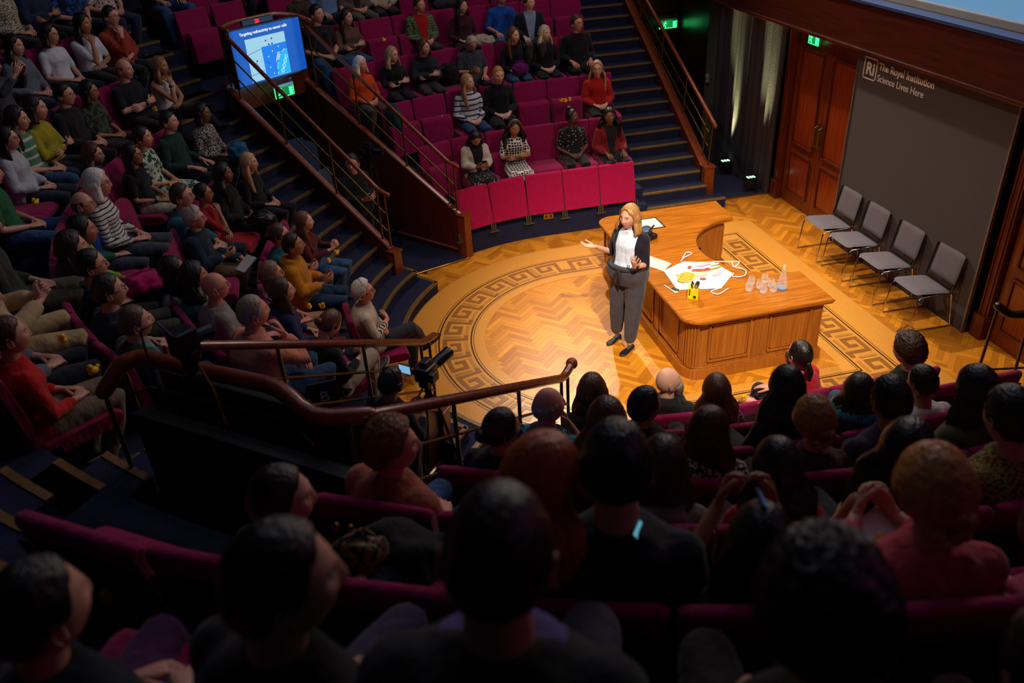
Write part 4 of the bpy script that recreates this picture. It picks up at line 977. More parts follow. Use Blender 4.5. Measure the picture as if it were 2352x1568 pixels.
def organ(name, cx, cy, rx, ry, rot, col, z=.018):
    m_ = MB(); cc, ss = cos(rot), sin(rot); P = [(cx+rx*cos(t)*cc-ry*sin(t)*ss, cy+rx*cos(t)*ss+ry*sin(t)*cc) for t in [2*pi*k/20 for k in range(20)]]
    m_.prism(P, z-.004, z); m_.build(name, mat(col, .7), ap)
organ('printed_intestine', .77, -.37, .13, .10, .9, '#eec66a', .019)
for k in range(6): m_ = MB(); m_.tube([(.68+.03*k+.035*sin(i*1.1+k), -.30-.03*i+.02*k*.3, .0215) for i in range(7)], .009, 6); m_.build('printed_bowel', mat('#e8a51c', .7), ap)
organ('printed_stomach', .95, -.33, .10, .07, .3, '#f0c4a4', .0195); organ('printed_liver', .97, -.27, .085, .035, -.3, '#c8402a', .021); organ('printed_kidney', .90, -.16, .032, .022, .8, '#c8402a', .021); organ('printed_kidney', .92, -.47, .035, .022, -.4, '#c8402a', .021)
organ('printed_lung', 1.08, -.14, .10, .032, .1, '#eab8c4', .019); organ('printed_lung', 1.12, -.40, .075, .03, .5, '#eab8c4', .019); organ('printed_heart', 1.07, -.27, .035, .03, 0, '#cf3a2e', .021); organ('printed_duct', 1.17, -.27, .085, .014, .25, '#e8a51c', .022); organ('printed_airway', 1.20, -.18, .06, .02, .2, '#a8d4e6', .02)
for P in ([(.88, .03, .01), (.95, .10, .014), (1.07, .16, .02), (1.03, .22, .012), (.93, .10, .012)], [(1.22, -.10, .01), (1.36, -.16, .014), (1.47, -.24, .03), (1.38, -.30, .012), (1.40, -.20, .02)], [(1.30, -.44, .01), (1.26, -.52, .01), (1.38, -.55, .02), (1.45, -.42, .015), (1.37, -.30, .016)], [(1.0, -.72, .01), (.88, -.76, .01), (.93, -.84, .012), (1.08, -.76, .012)], [(.56, -.60, .01), (.52, -.66, .008), (.50, -.57, .008), (.47, -.46, .008)]):
    m_ = MB(); m_.tube(smoothpts(P), .0065, 6, round_=True); m_.build('apron_tie', mat('#cfe0ea', .8), ap, True)
gm = thing('yellow_meter', 'yellow handheld radiation meter box with black probe, standing on the desk', 'meter', (.655, -.80, DT), -.55)
q = MB(); q.box((0, 0, .065), (.11, .10, .13), bev=.008); q.build('meter_case', mat('#e8d60a', .45), gm); q = MB(); q.tube([(-.01, -.045, .13), (-.02, -.03, .165), (-.02, .035, .165), (-.01, .05, .13)], .009, 8); q.build('meter_handle', BLACK, gm)
q = MB(); q.tube([(.03, -.05, .155), (.035, .05, .15)], .022, 14); q.build('meter_probe', mat('#1b1b1d', .35), gm); q = MB(); q.disc((.03, -.052, .155), (0, -1, 0), .02, 14); q.build('probe_window', mat('#a8a49c', .3, .6), gm)
q = MB(); q.box((.02, -.052, .03), (.03, .002, .03)); q.box((-.035, -.052, .08), (.012, .002, .07)); q.build('case_label', mat('#2a2a20', .6), gm)
rc_ = thing('remote_clicker', 'small black and yellow remote with coloured buttons near the desk edge', 'remote', (.54, -.60, DT), -1.0); q = MB(); q.box((0, 0, .006), (.10, .05, .012), bev=.004); q.build('remote_base', mat('#d8cf1a', .5), rc_); q = MB(); q.box((0, 0, .015), (.094, .044, .010), bev=.003); q.build('remote_face', BLACK, rc_)
for i, c_ in enumerate(('#2fb84a', '#d83a2e', '#e8e8e8')): q = MB(); q.disc((.01+.018*i, .008*(-1)**i, .021), (0, 0, 1), .006, 10); q.build('remote_button', mat(c_, .5), rc_)
def glassmat():
    m, nt, p = base('clear_glass'); p.inputs['Base Color'].default_value = (.95, .98, 1, 1); p.inputs['Roughness'].default_value = .02; p.inputs['IOR'].default_value = 1.5
    lw = N(nt, 'ShaderNodeLayerWeight'); lw.inputs[0].default_value = .35; nt.links.new(math_(nt, 'MULTIPLY_ADD', lw.outputs['Facing'], .36, .03), p.inputs['Alpha']); return m
GL = glassmat()
def lathe(mb, prof, n=20):
    mb.loft([[Vector((r*cos(2*pi*k/n), r*sin(2*pi*k/n), z)) for k in range(n)] for r, z in prof])
def tumbler(x, y, label):
    t = thing('water_glass', label, 'glass', (x, y, DT), 0, 'empty water glasses on the desk'); q = MB(); lathe(q, [(.001, .001), (.026, .001), (.038, .012), (.042, .04), (.036, .075), (.030, .105), (.0285, .105), (.0345, .075), (.0400, .04), (.036, .016), (.001, .010)]); q.build('glass_bowl', GL, t, True)
for x, y, l in ((1.27, -.86, 'leftmost of the empty glasses on the desk'), (1.39, -.95, 'nearest of the empty glasses, front middle of the cluster'), (1.50, -.96, 'rightmost front glass, closest to the carafe'), (1.36, -.74, 'back left glass of the cluster on the desk'), (1.52, -.74, 'back middle glass of the cluster, behind the others'), (1.40, -.85, 'central glass hemmed in by the other desk glasses'), (1.53, -.86, 'right hand glass in the middle row beside the carafe')): tumbler(x, y, l)
ca = thing('water_carafe', 'tall tapering clear glass carafe of water on the desk', 'carafe', (1.62, -.93, DT)); q = MB(); lathe(q, [(.001, .002), (.05, .002), (.057, .02), (.052, .08), (.034, .16), (.021, .22), (.017, .25), (.017, .262), (.0145, .262), (.0145, .25), (.018, .22), (.030, .16), (.047, .08), (.052, .02), (.001, .012)]); q.build('carafe_glass', GL, ca, True)
q = MB(); q.ell((0, 0, .275), (.021, .021, .018), 14, 8); q.tube([(0, 0, .245), (0, 0, .27)], .013, 12); q.build('stopper', GL, ca, True); q = MB(); q.disc((0, 0, .006), (0, 0, 1), .05, 20, th=.004); q.build('blue_base', mat('#2a6fb8', .1), ca)

# ---------------------------------------------------------------- four stacking chairs
def side_chair():
    t = thing('stacking_chair', '', 'chair', group='grey upholstered chairs in front of the backdrop'); GREY = mat('#6b6670', .85, name='chair_grey', bscale=140, bstr=.3)
    def pad(nx, ny, w_, h_, th, f, nm):
        mb = MB(); V = []
        for side in (1, -1):
            for i in range(nx+1):
                for j in range(ny+1):
                    u, v = -1+2*i/nx, -1+2*j/ny; uu = u*(1-.0*abs(v)); e = (1-abs(u)**6)*(1-abs(v)**6); sq = (abs(u)**8+abs(v)**8)**(1/8); k = 1 if sq < 1 else 1/sq
                    V.append(f(uu*k*w_/2, v*k*h_/2, side*th/2*e**.5))
        nn = (nx+1)*(ny+1); F = []
        for i in range(nx):
            for j in range(ny):
                a = i*(ny+1)+j; F.append((a, a+ny+1, a+ny+2, a+1)); F.append((nn+a, nn+a+1, nn+a+ny+2, nn+a+ny+1))
        mb.add(V, F); return mb.build(nm, GREY, t, True)
    # front of the chair is +Y
    pad(12, 12, .47, .44, .045, lambda x, y, z: Vector((x, y+.02, .46+z+.02*(y/.22)-.02*max(0, y-.16)/.06-.12*x*x*0)), 'seat')
    pad(12, 12, .46, .36, .035, lambda x, y, z: Vector((x, -.235-(y+.18)*.17+z-.18*(x*x)*-1*.5, .68+y)), 'backrest')
    for s in (1, -1):
        q = MB(); x = .235*s; q.tube([(x, -.29, .84), (x, -.20, .44), (x, .18, .43), (x*1.02, .22, .40), (x*1.04, .26, .012), (x*1.04, -.27, .012), (x*1.0, -.20, .42)], .0085, 8); q.build('leg', CHROME, t, True)
        q = MB(); q.tube([(x, -.275, .85), (x, -.225, .56), (x, -.205, .47)], .011, 8); q.build('back_post', BLACK, t, True)
    q = MB(); q.box((0, -.20, .475), (.40, .02, .035), bev=.005); q.box((0, .0, .425), (.44, .3, .02)); q.build('under_frame', BLACK, t)
    return t
ch = side_chair(); cl = ('farthest grey chair, nearest the wooden doors', 'second grey chair from the wooden doors', 'third grey chair from the doors, next to the nearest one', 'nearest grey chair, with its whole frame showing beside the backdrop edge')
for i, (y, l) in enumerate(zip((1.04, .45, -.20, -.88), cl)):
    o = ch if i == 0 else copy_tree(ch); o.location = (3.45, y, 0); o.rotation_euler = (0, 0, pi/2-.02); o['label'] = l

# ---------------------------------------------------------------- auditorium seats
def rounded_slab(mb, w_, h_, th, rr, f, n=6):
    """slab with fully rounded long top edge; local x width, z height, y thickness"""
    prof = [(-th/2, 0), (th/2, 0)]+[(th/2*cos(pi*k/8), h_-th/2+th/2*sin(pi*k/8)) for k in range(9)]
    rings = []
    for x, k in ((-w_/2, .82), (-w_/2+rr*.4, .95), (-w_/2+rr, 1), (w_/2-rr, 1), (w_/2-rr*.4, .95), (w_/2, .82)):
        rings.append([f(x, y*k, z if z == 0 else z-(1-k)*rr*2) for y, z in prof])
    mb.loft(rings)
DARKB = cloth('#3a0a26', rough=.9)
def aud_seat(down):
    t = thing('auditorium_seat', '', 'seat'); q = MB()
    rounded_slab(q, .515, .50, .064, .03, lambda x, y, z: Vector((x, -.04+y-.16*z, .45+z))); q.build('backrest', MAG, t, True)
    q = MB(); q.box((0, -.125, .66), (.50, .012, .40), M=Matrix.Rotation(.16, 4, 'X'), bev=.004); q.build('back_board', DARKB, t)
    q = MB()
    if down: rounded_slab(q, .49, .46, .11, .03, lambda x, y, z: Vector((x, -.02+z, .39+y)))
    else: rounded_slab(q, .485, .42, .15, .03, lambda x, y, z: Vector((x, .115+y-.10*z, .27+z)))
    q.build('seat_cushion', MAG, t, True); q = MB()
    for s in (1, -1): q.box((s*.235, -.02, .20), (.03, .16, .40), bev=.006); q.box((s*.235, -.02, .012), (.06, .20, .024))
    q.box((0, -.03, .36), (.46, .05, .04))
    q.build('pedestal', BLACK, t); return t
SEAT_D, SEAT_U = aud_seat(True), aud_seat(False)
for s_ in (SEAT_D, SEAT_U): s_['group'] = 'magenta auditorium seats'
def front_panel():
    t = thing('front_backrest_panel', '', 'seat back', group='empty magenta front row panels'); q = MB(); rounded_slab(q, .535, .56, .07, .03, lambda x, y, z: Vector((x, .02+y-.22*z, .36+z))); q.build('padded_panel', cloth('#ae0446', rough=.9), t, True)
    return t
def bracket():
    t = thing('seat_bracket', '', 'bracket', group='steel brackets under the front panels'); q = MB(); q.box((0, 0, .0), (.15, .05, .012), bev=.003); q.build('foot_plate', STEEL, t); q = MB()
    for x in (-.03, 0, .03): q.tube([(x, 0, 0), (x, -.01, .12)], .011, 8)
    q.build('tube_post', STEEL, t, True); return t
FP, BR = front_panel(), bracket(); fp = 0
ord_ = ('leftmost', 'second from left', 'middle', 'fourth from left', 'rightmost')
us = [-.89, -.35, .19, .73, 1.27]
def hs(x, r):    # point on the horseshoe row by signed arc position (x>0 straight part, x<0 along the arc, far side)
    if x >= 0: return Vector((x, r, 0)), -pi
    a = pi/2+(-x)/r; return Vector((r*cos(a), r*sin(a), 0)), a+pi/2
for i, u in enumerate((-1.04, -.49, .06, .61, 1.16)):
    o = FP if i == 0 else copy_tree(FP); p, rz = hs(u, 2.93); o.location = p; o.rotation_euler = (0, 0, rz if u < 0 else pi); o['label'] = '%s of the five empty magenta front panels facing the desk' % ord_[i]
for i, u in enumerate((-1.32, -.77, -.22, .33, .88, 1.42)):
    o = BR if i == 0 else copy_tree(BR); p, rz = hs(u, 2.865); o.location = (p.x, p.y, .25); o.rotation_euler = (0, 0, rz if u < 0 else pi); o['label'] = ('left end', 'second', 'third', 'fourth', 'fifth', 'right end')[i]+' metal bracket foot below the magenta front panels'
so = thing('floor_socket', 'brass double wall socket under the middle magenta front panel', 'socket', (.33-.25, 2.875, .31)); q = MB(); q.box((0, 0, 0), (.15, .012, .08), bev=.003); q.build('socket_plate', BRASS, so); q = MB()
for x in (-.035, .035): q.box((x, -.008, 0), (.03, .006, .035))
q.build('socket_hole', BLACK, so)
# ---------------------------------------------------------------- small things
def duck():
    t = thing('rubber_duck', '', 'toy duck', group='yellow rubber ducks'); Y = mat('#e8b40a', .4, name='duck_yellow'); q = MB(); q.ell((0, 0, .02), (.022, .03, .02), 12, 8); q.ell((0, -.03, .03), (.010, .014, .010), 8, 5); q.build('duck_body', Y, t, True)
    q = MB(); q.ell((0, .012, .046), (.0155, .0155, .015), 12, 8); q.build('duck_head', Y, t, True); q = MB(); q.ell((0, .029, .043), (.007, .008, .004), 8, 5); q.build('beak', mat('#d8560a', .5), t, True); return t
DUCK = duck(); duck_used = [0]
def place_duck(loc, rz, label):
    o = DUCK if not duck_used[0] else copy_tree(DUCK); duck_used[0] = 1; o.location = loc; o.rotation_euler = (0, 0, rz); o.scale = (1.15,)*3; o['label'] = label
def phone(loc, rz, tilt, label, col='#9fc8e8', s=1.0, w_=.075, h_=.15):
    t = thing('smartphone', label, 'phone', loc); t.rotation_euler = (tilt, 0, rz); q = MB(); q.box((0, 0, 0), (w_, h_, .009), bev=.003); q.build('phone_case', BLACK, t)
    q = MB(); q.box((0, 0, .0052), (w_-.008, h_-.01, .0006)); q.build('phone_display', emit('phone_'+col, col, s), t); return t
def tripod_camera(name, label, loc, rz, hgt, lens=.2, monitor=True):
    t = thing(name, label, 'video camera', loc, rz); q = MB(); q.box((0, 0, hgt), (.13, .16, .13), bev=.02); q.box((0, .01, hgt+.085), (.07, .1, .05), bev=.012); q.box((.09, -.03, hgt), (.05, .09, .08), bev=.01); q.build('camera_body', mat('#101215', .35, name='camera_black'), t)
    q = MB(); q.tube([(0, .07, hgt), (0, .14, hgt), (0, .15, hgt), (0, .07+lens, hgt), (0, .075+lens, hgt)], [.042, .042, .048, .052, .046], 18); q.build('camera_lens', mat('#0b0d10', .25, name='lens_black'), t, True)
    if monitor: q = MB(); q.box((-.16, -.06, hgt+.02), (.12, .012, .085), bev=.003); m_ = q.build('flip_screen', BLACK, t); q = MB(); q.box((-.16, -.067, hgt+.02), (.108, .002, .072)); q.build('flip_display', emit('flip_blue', '#6fa0c8', 1.2), m_)
    q = MB(); q.box((0, 0, hgt-.10), (.09, .12, .05), bev=.01); q.tube([(0, 0, hgt-.1), (0, 0, hgt-.25)], .03, 12); q.build('tripod_head', BLACK, t)
    q = MB(); q.tube([(0, -.05, hgt-.1), (.05, -.40, hgt-.22)], .009, 8); q.build('pan_handle', BLACK, t, True)
    for k in range(3):
        a = 2*pi*k/3+.5; q = MB(); q.tube([(.04*cos(a), .04*sin(a), hgt-.22), (.30*cos(a), .30*sin(a), .01)], .013, 8); q.tube([(.055*cos(a+.3), .055*sin(a+.3), hgt-.25), (.2*cos(a), .2*sin(a), .45)], .009, 6); q.ell((.30*cos(a), .30*sin(a), .015), (.02, .02, .015), 8, 5); q.build('leg', BLACK, t, True)
    return t
p = un(3.98, .22, 0); tripod_camera('tripod_camera', 'black video camera on a tripod in the far passage between handrails', p, -2.3, 1.5, monitor=False)
p = Vector((-2.40, -2.40, 0)); tripod_camera('tripod_camera', 'black camera with long lens and lit flip screen on tripod, near passage', p, -.75, 1.42, .26)
# camera clamped on the near polished rail
p = un(5.60, -.20, 2.80, True); t = thing('rail_camera', 'small black camera clamped on top of the thick polished rail', 'camera', p, -.9); q = MB(); q.box((0, 0, .20), (.11, .12, .14), bev=.02); q.box((.06, .0, .14), (.05, .05, .06), bev=.01); q.box((0, .0, .08), (.06, .06, .1), bev=.01); q.build('camera_body', mat('#101215', .35, name='camera_black'), t); q = MB(); q.tube([(0, .05, .2), (0, .15, .19)], [.035, .04], 16); q.build('camera_lens', mat('#0b0d10', .25, name='lens_black'), t, True); q = MB(); q.box((0, 0, -.03), (.07, .09, .09), bev=.01); q.tube([(0, 0, .0), (0, 0, .1)], .02, 10); q.build('clamp', BLACK, t)
q = MB(); q.tube([(.05, .0, .15), (.0, -.1, .36), (-.1, -.14, .30), (-.15, -.13, .0), (-.12, -.1, -.2)], .006, 6); q.build('cable', BLACK, t, True); q = MB(); q.tube([(.08, .0, .1), (.12, .02, -.05), (.14, .03, -.35)], .007, 6); q.build('orange_cable', mat('#8a4a1c', .6), t, True)
p = un(5.30, .02, 2.05, True); t = thing('banded_lens', 'dark cylinder with gold bands hanging in the shadow below the rail', 'equipment', p); q = MB(); q.tube([(0, 0, -.12), (0, 0, .12)], .055, 20); q.build('barrel', BLACK, t); q = MB()
for z in (-.06, .01, .07): q.tube([(0, 0, z-.018), (0, 0, z+.018)], .058, 20)
q.build('gold_band', mat('#8f7648', .5), t)
for (x, y, z, ch_, lab) in ((-3.20, -2.60, 1.50, 'B', 'white row letter B painted at the seat end, under the sandals'), (-4.88, -3.22, 1.84, 'E', 'white row letter E painted at the seat end, lower left')):
    cam_ = Vector((-2.855, -7.935, 5)); d_ = (cam_-Vector((x, y, z))); rz = atan2(d_.y, d_.x)
    t = thing('row_letter_plate', lab, 'sign', (x, y, z), 0); q = MB(); u_ = Vector((-sin(rz), cos(rz), 0)); n_ = Vector((cos(rz), sin(rz), 0)); MM = face_M((0, 0, 0), u_); q.box((0, 0, 0), (.02, .22, .24), rz, bev=.004); q.build('end_plate', BLACK, t)
    text_obj('letter', ch_, .13, mat('#c9bfae', .6, name='letter_paint'), t, face_M(n_*.013-Vector((0, 0, .045)), u_), .001, 'CENTER')
# ---------------------------------------------------------------- the speaker
def speaker():
    ARMS['speak'] = (A((.255, -.03, .66), (.30, .165, .79), (.62, .62, .18), (.2, .1, -1), .22), A((.20, .0, .64), (.20, .22, .72), (.12, .38, .9), (-.1, .95, -.35), .35))
    LEGS['speak'] = (((.085, .0, .50), (.10, .03, .12), (.14, -.01, -.31)), ((.085, 0, .50), (.10, .05, .12), (.09, .09, -.31)))
    f = atan2(-.60, -.80)-pi/2
    o = person((.10, -.33, 0), f, 'speaker in white blouse and navy cardigan, arms raised beside the desk', 'f', 'speak', 'speak', 'half', '1c1826/openwide/d6e2fa/1.0', 'trousers', '46424a', 'lob', 'a87844', 'f', 'flat', yaw=-.1, pitch=.04, tilt=-.06, scale=1.02, fat=.16, shoec='0c0b0d', zoff=.395, spread=.30)
    Mh = head_matrix(-.1, .04, -.06)
    P = arm_pts('speak', -1, True); d = (P[2]-P[1]).normalized(); c = P[2]-d*.03; q = MB(); q.tube([c-d*.010, c+d*.010], .031, 16); q.build('wristwatch', mat('#0d0e12', .3), o, True)
    q = MB(); q.tube([(.076, .0, -.02), (.07, .05, -.045), (.045, .095, -.062)], .0022, 6); q.ell((.042, .098, -.063), (.005, .006, .005), 8, 5); m_ = q.build('headset_microphone', mat('#c89a78', .5), o, True); m_.matrix_local = Mh
    q = MB(); q.tube([(.0, .185, .61), (-.02, .20, .565), (-.015, .20, .51), (-.03, .195, .45)], [.012, .016, .014, .008], 8); q.tube([(.0, .185, .61), (.03, .20, .56), (.045, .195, .47)], [.012, .014, .006], 8); q.tube([(.202*cos(t), .172*sin(t)+.012, .61) for t in [2*pi*k/24 for k in range(25)]], .016, 8); q.build('fabric_belt', mat('#25232a', .8), o, True)
speaker()
SCREEN = Vector((3.9, -.2, 3.9)); SPK = Vector((.05, -.35, 1.5))
def RH(k): return 2.78+.78*k
def seat_heading(x, y): return atan2(-y, -x)-pi/2 if x < 0 else (pi if y > 0 else 0)
PPL = []
def wrap(a): return (a+pi) % (2*pi)-pi
def crowd(rows):
    for ln in rows.strip().split('\n'):
        F = [t.strip() for t in ln.split('|')]
        (x, y, z, k), lab = [float(t) for t in F[0].split()], F[7]; k = int(k); sex, sk, pose, legs = F[1].split(); top, topc = F[2].split(); bot, botc = F[3].split(); hq = F[4].split(); hair, hairc = hq[:2]; tip = hq[2] if len(hq) > 2 else None
        look = F[5].split(); ex = F[6]; zf = .45*k; sc = (z-zf)/1.143; rz = seat_heading(x, y)+random.uniform(-.08, .08)
        if look[0] == 'S': T = SPK
        elif look[0] == 'D': T = None
        elif look[0] == 'C': T = Vector((-2.8, -7.9, 5))
        else: T = SCREEN
        if T is not None:
            d = T-Vector((x, y, z)); yaw = wrap(atan2(d.y, d.x)-pi/2-rz); yaw = max(-1.15, min(1.15, yaw))*.85; pit = min(.38, atan2(d.z, hypot(d.x, d.y))*.55)-.02
        else: yaw = random.uniform(-.15, .15); pit = -.55
        if len(look) > 1: yaw += radians(float(look[1]))*.5; rz += radians(float(look[1]))*.5
        fat = .2 if 'big' in ex else (.08 if sex == 'm' else 0)
        kk = dict(yaw=yaw, pitch=pit, tilt=random.uniform(-.07, .07), scale=sc, fat=fat, tip=tip)
        zo = .0
        if 'stand' in ex: kk['zoff'] = .36; legs = 'stand'; kk['scale'] = z/1.51; zf = 0
        o = person((x, y, zf), rz, lab, sex, pose, legs, top, topc, bot, botc, hair, hairc, sk, ex, **kk)
        PPL.append((x, y, k, F[8] if len(F) > 8 else lab, 'noseat' in ex))
